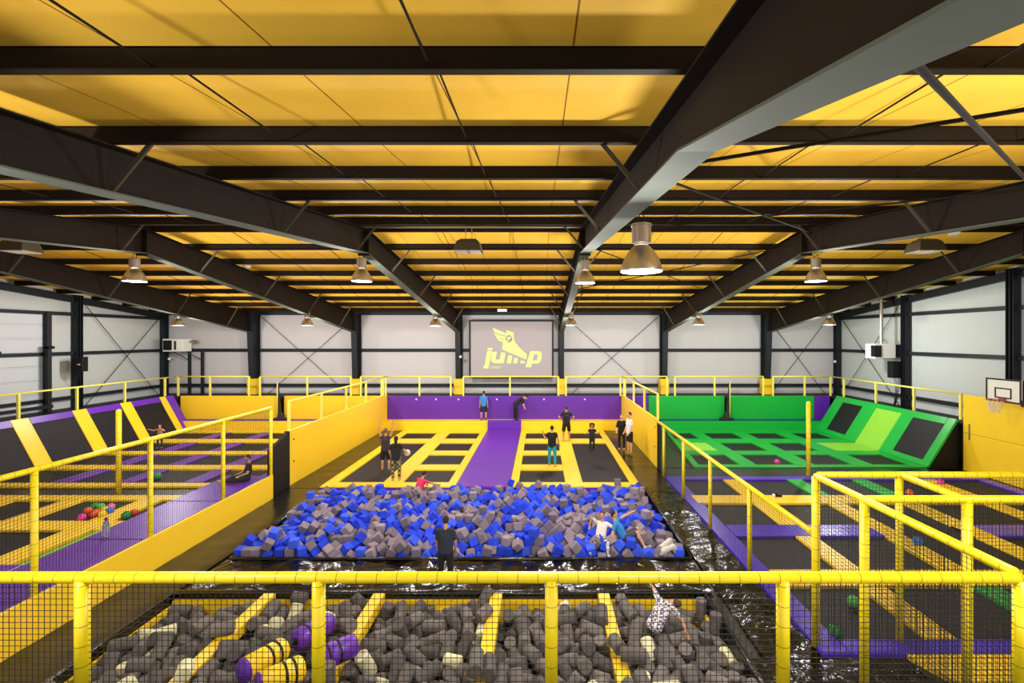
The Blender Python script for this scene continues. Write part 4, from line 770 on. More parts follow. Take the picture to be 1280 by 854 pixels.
-1755, 11626, -117, -182, -47, 40, 3209, 11743, -266, -257, 68, 39, -1953, 11522, -216, 8, 245, -6, -6381, 11428, -166, -17, -12, 297, 2646, 11306, -350, 157, 0, -226, -4184, 15193, 48, 82, 23, -104,
-5310, 15038, 81, 150, -49, -19, -381, 15740, -128, -114, -68, 283, -96, 15850, -137, 158, -88, -1, 1720, 15392, -41, -147, 246, -25, -2171, 14742, 145, 117, -215, 37, -2413, 14807, 90, 0, -249, -120,
-1222, 15335, -100, -99, -245, -70, -1939, 14793, 31, -153, -239, 30, -1190, 14741, 39, -124, 82, 14, -2206, 14556, 55, 105, -201, 51, -2006, 14399, 50, 0, 0, -251, -1537, 14695, -119, 107, 87, -31,
-4217, 13618, 82, 0, 116, -4, -6734, 13627, -30, -121, 102, 27, 3250, 13463, -90, 0, -82, -157, -4197, 13051, 66, -55, -34, -142, 2305, 12809, 68, -72, -103, 225, 2947, 12881, 13, -233, -31, -41,
-6949, 13400, -149, -311, 1, 0, 1443, 12515, 58, -14, -306, 12, -4975, 12259, 100, -227, 14, -150, -257, 12318, 95, -41, -252, -121, 1890, 12566, 50, -98, -157, -209, -6378, 12707, -117, 100, -104, -155,
3084, 12458, 1, 73, -40, 177, -6798, 12070, 37, -228, -72, -71, 2173, 12341, 2, 35, -49, 268, -1596, 12056, 52, -159, 133, -117, -3184, 11647, 15, 159, -231, -3, 1640, 11601, 55, 311, 57, -15,
-1343, 11636, -128, 61, 71, -264, -4294, 11597, -150, -133, 157, -131, 2472, 11384, -116, -38, 41, -22, 3215, 11355, -175, -34, -102, -155, -2450, 11476, -151, 68, 132, 113, -22, 11357, -109, -157, 241, 62,
-4075, 11360, -350, 0, 0, -307, -3303, 11426, -333, 19, 0, -159, -6280, 15389, -51, 104, 242, -1, -4832, 15308, -18, -208, -54, 137, -4732, 15838, -152, 93, -136, 65, -2, 15078, 50, 157, 0, -7,
-3015, 15076, 38, -5, 236, 26, 2325, 15410, -188, 101, 11, -120, -6707, 15090, -60, 74, -117, 74, 2837, 14872, 50, 205, 157, 55, 2558, 14657, -15, 221, -50, 111, -4113, 14898, 12, -143, -96, 13,
1300, 14367, 53, -130, 261, -37, 1850, 14347, 34, 245, 82, -132, -331, 14439, -73, 77, -13, 151, -1590, 14922, -221, 76, -38, -152, -2267, 13934, 55, -182, 181, -8, -6230, 14369, -109, -86, 0, -172,
-1889, 13593, 31, -74, -73, -299, 2786, 13466, 96, -85, -8, 56, -4872, 13380, 13, -106, 247, 92, 1665, 13488, -37, 87, 93, 252, 2599, 13137, 73, 76, 241, 138, -1650, 12997, 52, -150, 159, 43,
-1266, 12851, 62, 20, 116, -126, 225, 13122, 37, 308, 71, 9, -5598, 12896, 9, 225, 12, 165, -6007, 12659, 59, -65, 274, -8, -1275, 12392, 64, -77, -6, -132, 334, 12686, 50, 66, -157, -229,
-4417, 12352, 31, -157, 70, -6, -1757, 12597, -4, 59, -253, 83, -471, 12291, 77, -158, 124, -1, -6492, 12007, 2, 52, -235, 174, 2400, 11809, 87, 160, -76, 44, 2996, 12055, 32, 286, 41, 47,
487, 11948, -17, 193, -66, -80, -245, 11477, 28, -14, 295, -41, 348, 11571, -83, -51, -235, -83, -4414, 11993, -4, 173, 245, 9, -2269, 11619, -150, 157, 0, -277, 1339, 11621, -40, -202, -93, 45,
-5611, 11355, -87, -38, 273, -17, -2808, 11514, -176, 150, 237, -13, -563, 11340, 21, 88, 189, -192, 488, 11346, -92, 119, -93, 83, 2206, 11412, -157, 88, 2, -16, -4077, 11330, -150, -157, 0, 237,
-6456, 11599, -350, -208, -157, -61, 2389, 11335, -291, 111, 32, -42, -5027, 11542, -350, 0, 314, -129, -2445, 15311, 75, -175, 81, 1, -2364, 15555, -45, -222, 28, -157, -794, 15569, -87, 121, -249, -81,
-6309, 15099, 6, 133, -248, 18, -3579, 15527, -93, 70, -30, -150, -1648, 15638, -145, 157, 5, -197, -5021, 15123, 50, 38, 157, 3, -1149, 15588, -150, 107, 157, -191, 1533, 15415, -128, 138, 247, -25,
-6950, 15589, -150, 314, 0, 0, -2985, 14832, 24, -159, 230, 5, -2587, 15224, -54, -238, -4, -129, -1376, 15652, -150, 0, -314, 123, -5205, 14780, 66, 189, 72, -20, -899, 14831, 22, -222, 28, 149,
-132, 14826, 36, -39, 85, -36, 372, 15203, -112, 157, 102, 42, 451, 14543, 117, -227, -23, -179, 3224, 15368, -150, -157, 0, 31, 452, 14973, -56, 116, -72, 227, -3567, 14453, 60, -125, -278, 35,
3250, 15053, -110, 0, -63, -157, -5282, 14580, -1, 4, -110, 256, -2987, 14502, -9, 41, -85, -11, -2740, 14580, -68, -142, 23, -137, -1698, 15397, -161, -263, 39, -25, -1345, 14228, 50, -160, -1, 9,
-1821, 14897, -109, 0, 75, 30, -1777, 15151, -150, -157, 0, -169, 260, 14052, 3, -2, 59, -10, 3019, 14583, -150, 0, -314, 149, -14, 13752, 79, 101, 240, 125, -3631, 13718, 60, 4, 117, 37,
-3461, 14051, 4, 195, -234, -28, 1326, 14003, -13, -198, 56, 120, 1872, 13923, 2, 101, 15, -297, -6669, 14437, -150, 0, 0, -1, -3276, 14375, -150, -220, 157, 18, -1547, 13701, 27, 172, 68, 37,
1922, 13518, -5, -104, 30, 292, -5220, 13665, 22, 232, 28, -162, 1563, 13796, -127, -67, -232, -133, -3505, 13686, -131, 22, -1, -118, -3356, 13465, -46, -50, 98, -42, -181, 13261, 1, 13, 88, 20,
2311, 13110, 64, 65, -262, 58, -4945, 12937, 109, -141, 228, -2, -911, 12983, 92, 69, -122, 96, -6193, 12941, 27, -115, 223, -82, -5729, 13588, -40, -75, -105, -23, -496, 12965, 52, -145, -151, -7,
554, 12704, 50, 0, 0, -184, -5179, 12519, 68, -293, 0, 155, -2404, 12540, 96, -152, 101, 164, -1995, 12561, 50, 157, 0, 169, 2819, 12628, -43, -61, -52, 193, -6948, 12632, -114, 159, 55, -157,
-1547, 12366, -3, 91, 236, 63, -3022, 12384, 10, -53, 264, -149, -843, 12301, -108, 215, -17, -154, -440, 11923, 50, -82, -157, -151, -5711, 12271, -112, -257, -1, 157, -1158, 12071, -69, 81, 54, 155,
3069, 11793, -21, 264, -54, -108, -186, 11763, 35, -135, 269, 18, -2017, 11948, 45, -51, -115, 55, -5165, 11675, -126, -183, -8, 151, -3880, 11626, -42, -98, 13, -146, -1368, 12004, -110, -66, 24, 182,
2763, 11536, -150, -314, 0, -4, -6574, 11497, -44, -151, 56, -9, 952, 11347, -84, 224, -81, -37, -968, 11488, -350, -36, -157, -136, -12, 11612, -350, 157, 0, 118, -1364, 11285, -188, 11, -260, 185,
1942, 11488, -350, -314, 0, -86, -303, 11499, -350, -157, 0, 281, 1537, 11539, -350, -157, 0, 36, 815, 11538, -350, 0, 0, 97, -4707, 11330, -350, 27, 157, -24, 598, 11357, -350, -157, 0, 143,
-1534, 15826, -150, -17, 157, 271, -1034, 15419, 4, -54, 56, 173, 642, 15111, 13, 137, -116, -190, 1968, 15813, -150, 179, -157, 31, 2961, 15395, -44, -83, 7, -156, -5596, 15325, -66, -145, -91, -91,
-1570, 15176, -284, -50, -82, 54, 563, 14435, -82, 201, 57, -35, -1496, 14436, -109, 0, -75, 3, -3185, 13786, 21, -73, -45, 113, -4887, 13653, 58, -107, 248, 92, -3417, 13807, 85, -42, 84, -11,
-4129, 13311, 27, -235, -31, 162, -3674, 12951, 22, -213, -87, -13, -2779, 13022, 28, -229, -7, -128, 1627, 12923, -60, -202, -47, 125, -6496, 12957, -145, -12, 0, -200, -6681, 12768, -151, 165, -126, 118,
-4415, 12275, -236, -49, 52, -88, -3761, 11399, -113, 157, -55, 78, 2924, 11305, -176, 46, -265, 154, -1516, 11655, -316, 162, 276, 31, -1796, 15811, -150, 0, 0, -61, 188, 15786, -168, -14, 49, 202,
1641, 14939, -16, -178, -196, 26, -882, 14188, 44, -63, -134, 187, -4448, 13627, 50, -87, 157, -92, -1592, 13272, 50, 0, -1, 200, -1440, 13067, 39, 139, 14, -130, 490, 12222, 122, 219, 70, -14,
2651, 12334, 41, -98, 141, -202, -119, 12123, 2, 50, -235, -52, -4002, 11890, 57, -40, 163, -25, 3226, 11911, -152, 28, -271, -157, -4588, 12000, -109, 245, 0, 166, -3401, 11390, -144, -140, -9, -81,
-3963, 15302, 47, 27, -70, -125, -6511, 15125, -128, -5, -26, 301, -6124, 15201, -128, 0, -183, 155, 1870, 14950, -109, -228, 0, -143, -4465, 14671, 22, -92, 119, 223, -5489, 14145, 50, 0, 0, 310,
-6950, 14238, -150, 0, 0, 314, -1515, 13980, -52, -182, 56, -120, 998, 13824, -150, 208, 157, -85, 2577, 13904, -150, 157, 0, -164, 3250, 13706, -150, -157, 314, 0, -3740, 12709, 28, -171, 237, -15,
-2956, 12962, -83, 49, -77, 284, -4668, 12210, -350, 0, -314, 140, -1544, 12174, -210, 229, -1, 177, 2557, 12178, -350, -281, 157, -10, -3628, 11660, -113, 312, -60, 34, -520, 11581, -350, -157, 0, -151]
# settled foam logs: the same, then which of three lengths
LOGS = [
-6114, 7293, -104, -170, -34, -142, 1, 1292, 7098, 125, -157, -6, -177, 2, -6842, 7841, -129, -61, -174, 79, 2, -2679, 7206, -23, -268, -8, -64, 2, -4514, 7377, -53, 242, 16, -25, 1, -992, 6873, 232, 163, -48, 4, 2,
-5230, 7841, 125, 157, -89, 195, 1, -6118, 7682, -117, 215, 29, 33, 1, 873, 7281, -116, 81, 248, 117, 1, -4282, 7393, -106, -166, 187, 33, 2, -3502, 7760, -65, -186, -15, 109, 2, -2081, 7635, -189, 222, -19, 125, 2,
-1284, 7828, -116, 62, 34, 192, 2, -1897, 8293, -112, 136, 80, 114, 2, -2732, 7648, -44, 30, 114, -224, 2, -3749, 7088, 15, 184, -174, -46, 0, -5461, 7731, -224, -92, -66, -23, 2, -3543, 7535, -148, -87, -11, 273, 2,
2159, 8210, -175, 163, 58, -119, 2, -5877, 8266, -81, -159, -84, -25, 1, -3748, 7617, -12, -297, 6, -99, 2, 6, 7226, -90, -226, -92, 103, 2, 2953, 8373, -228, 7, -312, -100, 1, -3281, 7966, 104, -208, 87, 49, 2,
-6757, 7477, -196, -6, -243, 217, 0, 1800, 7372, -166, -104, 38, 49, 1, -4466, 7861, -95, -224, -8, 132, 2, -3264, 7841, -291, -102, 266, 12, 2, 364, 8529, -142, 189, -64, -184, 2, 979, 8296, 50, -192, 186, -41, 2,
2963, 9125, -410, -314, 0, -89, 2, -2365, 7373, -73, -56, -161, -179, 1, 2208, 8037, -285, -157, 66, 195, 2, -4714, 7394, 10, 42, 99, -104, 0, 772, 8008, -27, 108, -45, -126, 1, -1578, 8410, -108, -301, -69, -49, 2,
-815, 6918, 125, -157, 235, 10, 2, 661, 7575, 5, -104, -216, -40, 2, -4974, 7481, -6, 78, -15, -272, 0, 1515, 8059, -166, 41, 76, 169, 2, -2263, 8381, -49, 140, -7, -40, 1, 891, 7626, -88, -10, -27, 119, 1,
1091, 7375, 125, -157, -7, 30, 0, 1505, 8678, -136, -102, 125, 90, 2, -207, 7568, -117, -92, 107, -214, 2, -1412, 7350, -90, 161, 11, 131, 0, -455, 7424, -182, 193, -41, -206, 1, -1841, 7786, -234, -113, -58, -226, 2,
-5126, 6849, 125, 157, 139, 47, 0, -2455, 7846, -106, -156, -200, 100, 0, -1698, 6999, -27, -199, 74, 193, 2, -1796, 7982, -158, 97, 46, 81, 2, -4985, 7073, -73, -148, -175, -9, 2, -4972, 8764, -101, -173, -266, 14, 2,
-2417, 8064, -46, -2, -46, 127, 1, -6316, 7944, -103, -223, -63, 18, 1, 281, 7733, -79, -111, 277, -29, 0, -6857, 9125, -319, -161, -80, -154, 2, -42, 7836, -116, -148, 244, -1, 0, -2188, 7098, -48, -12, 250, -175, 2,
-1050, 8348, 94, 123, -261, -53, 0, 1334, 8809, -285, -174, 201, 8, 2, -5438, 8817, -106, -136, 265, -9, 0, 572, 7176, -37, -20, 204, 142, 1, -3891, 8529, -82, 66, 248, 150, 1, 2206, 7576, -248, -47, 287, 11, 2,
-6514, 7846, -168, 157, 71, 14, 0, 1653, 7668, -213, 211, 34, 31, 2, -4985, 8374, -101, -209, 49, -26, 1, -3015, 6662, 185, 0, 0, -272, 1, -3318, 8007, -153, -104, -50, 266, 2, -4626, 9125, -62, -149, 26, 159, 0,
674, 8854, -170, 143, 91, -83, 2, -1566, 7705, -150, 100, 302, -27, 0, -3481, 8483, 34, 275, -117, -47, 1, -1065, 8148, -132, 168, 269, 5, 2, -4676, 8144, -150, -209, -39, -81, 2, -5703, 7695, -186, -43, 3, 121, 0,
-6842, 7225, -194, 130, -152, 173, 0, -389, 8298, -171, -5, 59, 214, 2, -5585, 8503, -121, 104, 202, 97, 2, -1097, 9061, -1, -65, -34, -120, 1, -2898, 8822, -195, -22, 26, -106, 2, 2520, 8239, -409, 103, 254, -41, 1,
-3491, 9125, -148, 74, 28, -186, 1, 364, 7484, -167, -89, 246, 108, 2, -2858, 7168, -131, -28, 62, -232, 1, 2763, 7708, -433, -13, -230, -122, 0, 301, 7178, -143, -52, -51, 11, 1, 90, 9042, -254, 212, 46, -43, 1,
-5883, 7602, -264, 54, 113, 250, 2, 2497, 7386, -303, -78, 56, 257, 1, -2701, 8054, -125, -125, 217, -40, 2, -1371, 8522, -78, -172, -92, 41, 2, -4165, 8005, -131, -96, 305, 17, 2, -4334, 8653, -181, 174, 38, -89, 2,
2726, 8202, -461, 0, -310, -21, 0, -2354, 8819, -140, -33, 182, -247, 2, -3276, 9125, -435, 0, 0, 262, 1, -6834, 8800, -317, -138, -194, -29, 0, -4359, 8337, -187, -74, 15, 292, 2, 180, 8058, -143, 223, 59, 185, 1,
1940, 7910, -257, 251, 86, 118, 0, -635, 8476, -52, 84, 23, -20, 2, -744, 7829, -312, -105, 259, 50, 2, -3223, 8351, -267, 127, 8, -38, 1, 137, 7819, -225, 157, 153, -11, 0, -6011, 7955, -251, -45, 19, -121, 1,
-4744, 7391, -245, -82, 35, 265, 2, 1354, 8253, -275, -220, -48, 89, 1, -344, 7954, -175, -109, 225, 44, 2, 2669, 7973, -495, 157, 65, 156, 2, 2649, 9047, -495, -157, -12, 101, 1, 389, 8251, -252, -62, -27, -3, 1,
-4615, 8928, -251, -12, -247, 166, 1, -565, 7938, -259, -13, 43, -198, 1, -3688, 8340, -137, -121, -53, 252, 1, -934, 8506, -285, 157, 41, -65, 0, 1949, 8444, -284, -109, -213, -17, 1, -4102, 8429, -166, 95, 61, -92, 1,
-6469, 8178, -165, -157, -200, -88, 2, -4721, 8487, -166, -119, 21, -234, 0, -6076, 8361, -146, -201, -47, -7, 2, -635, 6855, 5, -185, 214, -23, 2, -5686, 8225, -159, 199, -47, -62, 1, 2965, 7828, -495, -157, 46, 0, 2,
-2235, 7934, -197, -12, -217, 4, 0, -724, 8462, -410, 61, -52, 13, 1, 2051, 7355, -279, 88, 59, -305, 0, 2501, 8888, -495, 157, -117, 101, 2, -2018, 6941, -42, 215, -18, -31, 0, -4839, 8792, -262, 123, 49, 288, 2,
-5226, 8434, -367, -51, -233, -33, 0, -4030, 7454, -168, 53, 41, -261, 0, -5630, 7386, -257, 56, -254, 116, 2, -2546, 8466, -78, -150, 10, -297, 1, -1135, 7700, -219, -31, -25, -170, 2, -2698, 8928, -146, 64, -226, -157, 2,
75, 8479, -220, -65, -3, 25, 0, 1794, 8156, -280, 223, -23, 143, 2, -5447, 8651, -299, 118, 101, 177, 1, 2933, 8233, -495, -157, -195, 21, 1, -196, 8456, -288, 137, 192, -83, 0, -2162, 8379, -247, -134, 297, -26, 0,
-433, 7653, -288, 31, -187, 183, 2, -1591, 8844, -155, 198, 25, -191, 1, -361, 8985, -301, -182, -222, 60, 1, 1474, 7241, -243, -260, 19, 39, 2, 1843, 8708, -291, 72, 135, 112, 0, -1299, 8153, -120, -146, -279, 7, 1,
-2691, 7460, -134, -43, -197, 47, 1, -1301, 8899, -132, -272, 114, -74, 0, -547, 8400, -293, 188, -224, -51, 1, -6478, 9015, -290, 36, -127, 175, 2, -74, 8663, -255, -36, 254, -114, 1, -5396, 7392, -234, 43, 36, 286, 0,
-6780, 8159, -227, -11, -272, 172, 0, -4407, 7678, -194, 43, -138, 13, 2, -3828, 7333, -120, 87, 24, -295, 2, 1992, 7648, -289, 78, -1, -50, 1, -3506, 8676, -138, 107, 169, -100, 2, -1152, 7038, -65, 110, 65, -202, 1,
357, 8777, -158, -158, 6, -15, 0, 2149, 8984, -495, -157, -49, 71, 0, 1446, 7664, -258, 240, 37, 62, 2, 906, 8477, -130, 22, 133, -288, 1, -3924, 8284, -230, -12, 11, 213, 1, -1617, 8181, -237, 91, 20, 35, 1,
-934, 8374, -495, 157, 218, 81, 2, -3740, 7922, -135, -12, -261, 178, 1, 577, 7740, -285, 248, 31, 184, 2, -3303, 7464, -269, -268, 2, -147, 0, -2174, 9125, -410, 0, 0, 148, 2, -5435, 8193, -163, -49, -62, -99, 2,
-4929, 7725, -108, -85, 70, 298, 0, 1053, 7369, -319, 18, -120, -189, 2, -6519, 7476, -410, 0, 314, -31, 2, 2934, 8612, -495, -157, 238, 27, 0, 1483, 9078, -234, 274, -23, 147, 2, 1772, 8947, -316, -95, -128, -19, 0,
-423, 6823, 11, 252, 40, 71, 0, -6656, 7736, -309, -163, -21, 10, 1, 2487, 7656, -461, -192, -217, -12, 2, -1864, 8763, -282, -136, 42, 115, 1, -85, 8111, -272, 73, 73, 281, 1, -565, 8774, -225, -157, -68, 197, 1,
-3551, 7052, -139, 94, 215, 81, 0, -1510, 7203, -269, -62, -11, -242, 2, -2962, 8581, -310, -55, 20, -72, 0, -3426, 8207, -72, -113, 8, -103, 2, -3567, 7437, -347, -157, 58, -142, 0, -5778, 7926, -282, 133, 134, 3, 0,
-5717, 8827, -217, -163, 22, 103, 1, -4707, 7947, -247, 227, -51, 188, 2, -2901, 8371, -288, 43, 17, 164, 0, -6529, 8584, -299, 233, -49, -140, 0, -3938, 7816, -83, -209, 217, -37, 0, 640, 8141, -183, -71, 28, -222, 0,
-6243, 8581, -246, -37, 89, 49, 2, 2965, 7443, -465, 314, 0, -128, 0, -1008, 8752, -251, -16, 205, 88, 1, -3418, 8901, -371, -277, -62, 99, 0, 990, 8184, -171, -61, 146, 99, 2, -4239, 9125, -410, 0, -314, -93, 2,
-5536, 7140, -175, -64, 264, 69, 0, -6494, 7199, -286, -55, 287, 92, 1, -5451, 6732, -1, -50, 48, 109, 1, -6898, 7678, -293, 45, 138, 55, 0, -3991, 9125, -410, -314, 0, -98, 2, -6049, 7415, -302, -88, 112, 113, 0,
367, 9068, -223, -88, 188, 38, 0, -2646, 8438, -260, -70, -137, -30, 2, -4662, 6981, -116, 17, 230, 103, 1, -3825, 8997, -253, 279, 112, 54, 0, -2099, 8049, -323, 54, 79, 56, 0, -3175, 8131, -465, 314, 0, -68, 0,
-1161, 8492, -167, -69, 2, -140, 2, 1349, 7728, -495, 157, -60, -29, 2, -6721, 8388, -288, -152, -70, -239, 1, -3744, 7676, -303, -123, 178, 164, 0, -298, 7144, -241, -80, -10, 14, 0, 1455, 7440, -171, 138, 19, -146, 0,
-4154, 7070, -180, 75, 12, -26, 1, -2135, 8906, -392, 84, 57, -218, 2, -5246, 7718, -290, -211, 199, -24, 1, 1643, 8370, -257, 24, 87, 133, 0, -4056, 7865, -285, -157, -109, -151, 2, -1898, 7156, -164, 86, 98, -9, 1,
-5451, 9125, -465, 0, 0, -29, 0, -390, 8692, -385, -55, -32, -304, 2, 2626, 8515, -495, 157, 65, 46, 1, -4184, 7567, -281, 22, 133, 92, 1, -1762, 7434, -265, 189, -101, 153, 0, 2115, 7009, -239, -16, 54, 161, 2,
-5811, 9125, -407, 0, 3, -313, 2, -654, 8746, -465, 0, 0, -82, 0, -933, 7709, -287, -151, -131, 15, 0, -169, 9044, -419, 234, -57, -112, 1, -1401, 8342, -335, 124, -103, 22, 2, 2264, 7952, -495, -157, 10, 120, 2,
1197, 7889, -348, -79, 67, 182, 0, -4611, 7193, -310, 23, 71, 148, 1, -6003, 9023, -363, -25, -77, 214, 2, -6251, 7742, -289, -297, -50, -34, 0, 1646, 6988, -218, -108, -19, -75, 2, -6431, 8401, -431, -30, -46, 222, 0,
-1769, 9011, -299, -53, -116, 154, 0, 1375, 8853, -495, 157, 62, -95, 1, 657, 7495, -191, -117, -234, -11, 1, -3191, 7755, -495, 157, 70, 130, 1, -68, 7510, -275, 45, -197, -151, 0, -5148, 8695, -301, -155, -1, 56, 2,
1509, 8533, -435, 0, 314, 10, 1, -4393, 8010, -295, -137, -288, 29, 0, -218, 7658, -495, -159, -153, 2, 0, 2255, 7434, -433, 23, 42, -4, 0, -2392, 7174, -242, 67, 89, -105, 2, 1092, 8909, -409, 1, 0, -198, 2,
-3196, 8815, -495, -157, 66, -192, 0, 1184, 8644, -495, 157, -214, 56, 0, -1043, 8135, -495, 157, -26, -68, 0, 743, 8528, -305, 121, 89, -234, 0, -5636, 8480, -495, -157, 151, 131, 2, -6078, 7037, -207, 278, 50, 114, 0,
1193, 9121, -495, -157, 27, 156, 2, -2933, 8155, -266, -216, 57, 144, 0, 1750, 7864, -334, 239, 74, 101, 1, -2124, 7441, -286, -156, -102, 100, 2, -1334, 9125, -264, -59, 14, 177, 0, 898, 9041, -413, 6, 287, -154, 1,
215, 8782, -314, 157, -8, -14, 0, -4580, 7638, -409, 224, 49, 16, 2, 793, 6988, -136, 75, 93, -198, 0, -5945, 8194, -285, -157, 210, -21, 0, 450, 8686, -338, -156, -288, -16, 0, -2758, 7886, -303, -170, 86, 103, 2,
419, 6931, -133, -69, 11, -104, 0, -4458, 6753, 6, -34, 197, 143, 2, 599, 8726, -495, -157, 6, 298, 1, -4860, 8368, -291, 76, -18, 70, 2, -3965, 6985, -223, -13, -263, 72, 2, -1686, 8468, -290, -256, -51, -92, 0,
-5356, 8703, -495, -157, -222, -22, 1, 494, 7973, -335, 91, -61, -97, 2, -129, 7817, -308, -191, 61, -210, 0, -4411, 7402, -334, -228, -77, 93, 0, -968, 9077, -495, -157, -280, -20, 0, 772, 8808, -356, 128, 34, -51, 1,
-518, 8348, -495, -157, -62, 203, 1, 1502, 8229, -422, 27, -96, 188, 1, -6945, 7967, -373, -98, -57, 279, 0, 1207, 7076, -286, 124, 144, -52, 2, -6567, 8857, -412, -101, 291, 25, 2, -3414, 8435, -225, 157, 38, 267, 0,
-871, 8726, -495, -157, 29, -19, 1, -2373, 8405, -288, -47, -10, 70, 0, 541, 8382, -390, 70, -28, 93, 2, -1147, 8228, -337, 99, -119, 7, 1, -277, 8123, -465, 0, -314, -118, 0, -6306, 7439, -284, -149, 82, 12, 2,
-4563, 9125, -406, -234, -59, -108, 2, -5534, 8808, -409, 67, -80, -311, 2, 1080, 8314, -435, 314, 0, -34, 1, -1084, 6792, -57, -16, -298, 44, 2, -3273, 8621, -437, -67, 239, -161, 0, -6945, 8240, -384, 37, -38, -237, 2,
-3659, 8381, -409, 100, -45, -181, 1, -3465, 8040, -322, -234, -48, 1, 2, -1234, 7158, -222, 115, -271, -27, 2, -1985, 8619, -384, 55, -20, -130, 2, -1556, 7980, -339, -17, -90, 185, 2, -2650, 7326, -300, -123, 14, -156, 1,
517, 7430, -333, 119, -117, 66, 2, 1583, 8859, -287, 161, -200, 40, 0, 713, 7887, -208, 64, -62, 138, 0, 944, 7785, -324, -135, 83, 47, 2, -1856, 7574, -397, 21, 88, 125, 0, 59, 7602, -430, 71, 13, 101, 0,
-3793, 7328, -399, 27, -229, 137, 2, 1308, 6506, 125, 157, 120, 13, 1, -1940, 9125, -465, -314, 0, 18, 0, -3574, 9125, -495, -157, -153, 157, 2, -1517, 8691, -297, 165, 13, 172, 0, -1902, 8337, -330, 175, 239, 34, 2,
-2645, 7599, -285, -157, -34, -201, 2, 1055, 7836, -495, -157, 96, 50, 2, -4101, 7222, -402, 44, -83, -166, 2, -2533, 6728, -52, 48, -279, -37, 1, -2856, 9125, -435, -314, 0, -120, 1, -113, 8802, -419, 103, -272, -46, 2,
-4595, 8522, -333, 146, 233, 18, 2, 605, 9125, -495, -157, 19, 157, 1, 310, 8373, -407, 19, -245, 136, 1, -6133, 8317, -345, -110, -252, -50, 1, -5589, 8264, -342, 198, 60, -9, 2, -221, 8504, -495, -157, -168, 141, 0,
1154, 8110, -385, -234, 51, 173, 0, -6449, 8126, -435, 0, -314, 53, 1, -1451, 7669, -364, -80, 28, -60, 0, -1927, 7891, -495, 157, 123, 29, 2, -6128, 7808, -495, 157, 224, 0, 2, -3552, 7159, -327, -91, 18, 89, 1,
-4787, 9059, -495, -157, 114, 71, 0, -2160, 8656, -495, 157, -244, -26, 0, -2070, 8240, -431, -32, 270, -135, 0, -1347, 8014, -410, 0, 0, 54, 2, -6676, 8243, -495, -157, -245, -21, 2, -5560, 7944, -435, 0, -314, -119, 1,
-6349, 7900, -415, 22, 13, 310, 1, -2467, 7992, -383, 93, -31, 56, 0, -3456, 7811, -399, -260, -73, 56, 2, -1431, 7489, -256, -51, -188, 87, 1, 119, 7805, -465, 314, 0, 38, 0, -1309, 7759, -495, 157, 43, -262, 0,
-1667, 7255, -133, -79, -264, -7, 0, 776, 7195, -281, 50, -90, -48, 1, -3066, 9093, -495, -157, -28, 2, 0, -6206, 8713, -407, 76, -247, 60, 2, -1211, 8793, -301, 166, -10, 280, 2, -2377, 8181, -286, -160, -133, 128, 0,
-3336, 8333, -495, 157, -205, -90, 0, -2721, 8223, -420, -91, -37, -301, 1, -2925, 7737, -238, 253, 19, -57, 1, -414, 7855, -495, -157, -237, -28, 2, -2321, 7701, -296, 127, -115, -83, 0, -1635, 7787, -435, -15, 91, -271, 0,
1767, 7634, -495, 157, -36, 197, 1, 106, 7231, -281, 82, -44, 151, 0, 1415, 7026, -235, 1, 29, -155, 0, -3623, 8980, -339, -75, 56, -41, 1, -2632, 8886, -344, 103, 11, 122, 2, 510, 8970, -352, -269, 104, 92, 0,
2216, 8705, -495, -157, -101, -147, 1, -4415, 8261, -407, -244, 15, -142, 1, -5394, 8261, -495, -157, 51, -49, 0, -635, 8078, -495, 157, 46, -168, 0, 1560, 7786, -389, -87, -35, 12, 0, -2967, 8033, -495, 157, -73, 235, 2,
-4726, 7623, -203, -257, 12, 49, 0, -2990, 7469, -341, 34, -78, 283, 1, -2165, 7202, -259, 257, -35, -25, 2, 1934, 7473, -421, 77, -89, -94, 2, -6277, 7047, -284, 195, 163, 32, 2, 11, 7043, -253, 130, 5, -202, 1,
-5678, 6605, 1, -306, -38, 33, 2, -5832, 6959, -166, -8, -210, -17, 0, -2658, 6951, -197, 145, -29, 47, 1, -347, 6964, -129, -179, -31, 123, 2, -136, 7207, -407, -76, -22, 9, 1, 2175, 7180, -389, -298, 70, -3, 2,
-6737, 7013, -268, 25, 276, 90, 0, -6197, 7458, -495, -157, 94, -125, 2, -3315, 7061, -212, 94, 47, -33, 2, -1317, 6785, -123, 166, 185, -2, 1, 178, 6780, -52, -243, 95, -55, 2, 1926, 7091, -289, -195, -109, -13, 0,
2593, 7199, -435, 0, 0, -221, 1, 2715, 7418, -495, -157, 26, 59, 1, -6174, 6777, -149, 50, 95, 147, 1, -5866, 7226, -286, -143, 120, -88, 1, -4833, 6690, -38, 137, -2, 54, 2, -4338, 7024, -299, -184, -127, 87, 2,
-3206, 7387, -495, 157, 176, 15, 0, -2368, 6804, -160, -81, 14, -14, 1, -885, 7496, -495, -157, -33, 71, 1, 1605, 7160, -401, 81, 47, 186, 2, -6873, 6700, -103, -267, -29, -48, 2, -3554, 6668, -44, 76, 4, 104, 1,
-1669, 7452, -495, -157, 49, 0, 1, -1086, 7483, -232, 306, 12, -22, 1, -5877, 6765, -84, 143, 76, -210, 0, -1781, 7186, -339, 93, -61, 116, 0, 786, 6771, -199, -7, 12, -239, 2, 1052, 6383, 139, 27, -63, 269, 0,
2502, 7000, -286, 154, -81, 87, 1, 2755, 7065, -406, 4, -1, -43, 2, -6537, 6858, -180, -44, -111, 193, 1, -5534, 7186, -452, -132, -9, -141, 2, -3926, 7480, -495, 157, -90, -79, 2, -3705, 7013, -310, -153, 30, -225, 1,
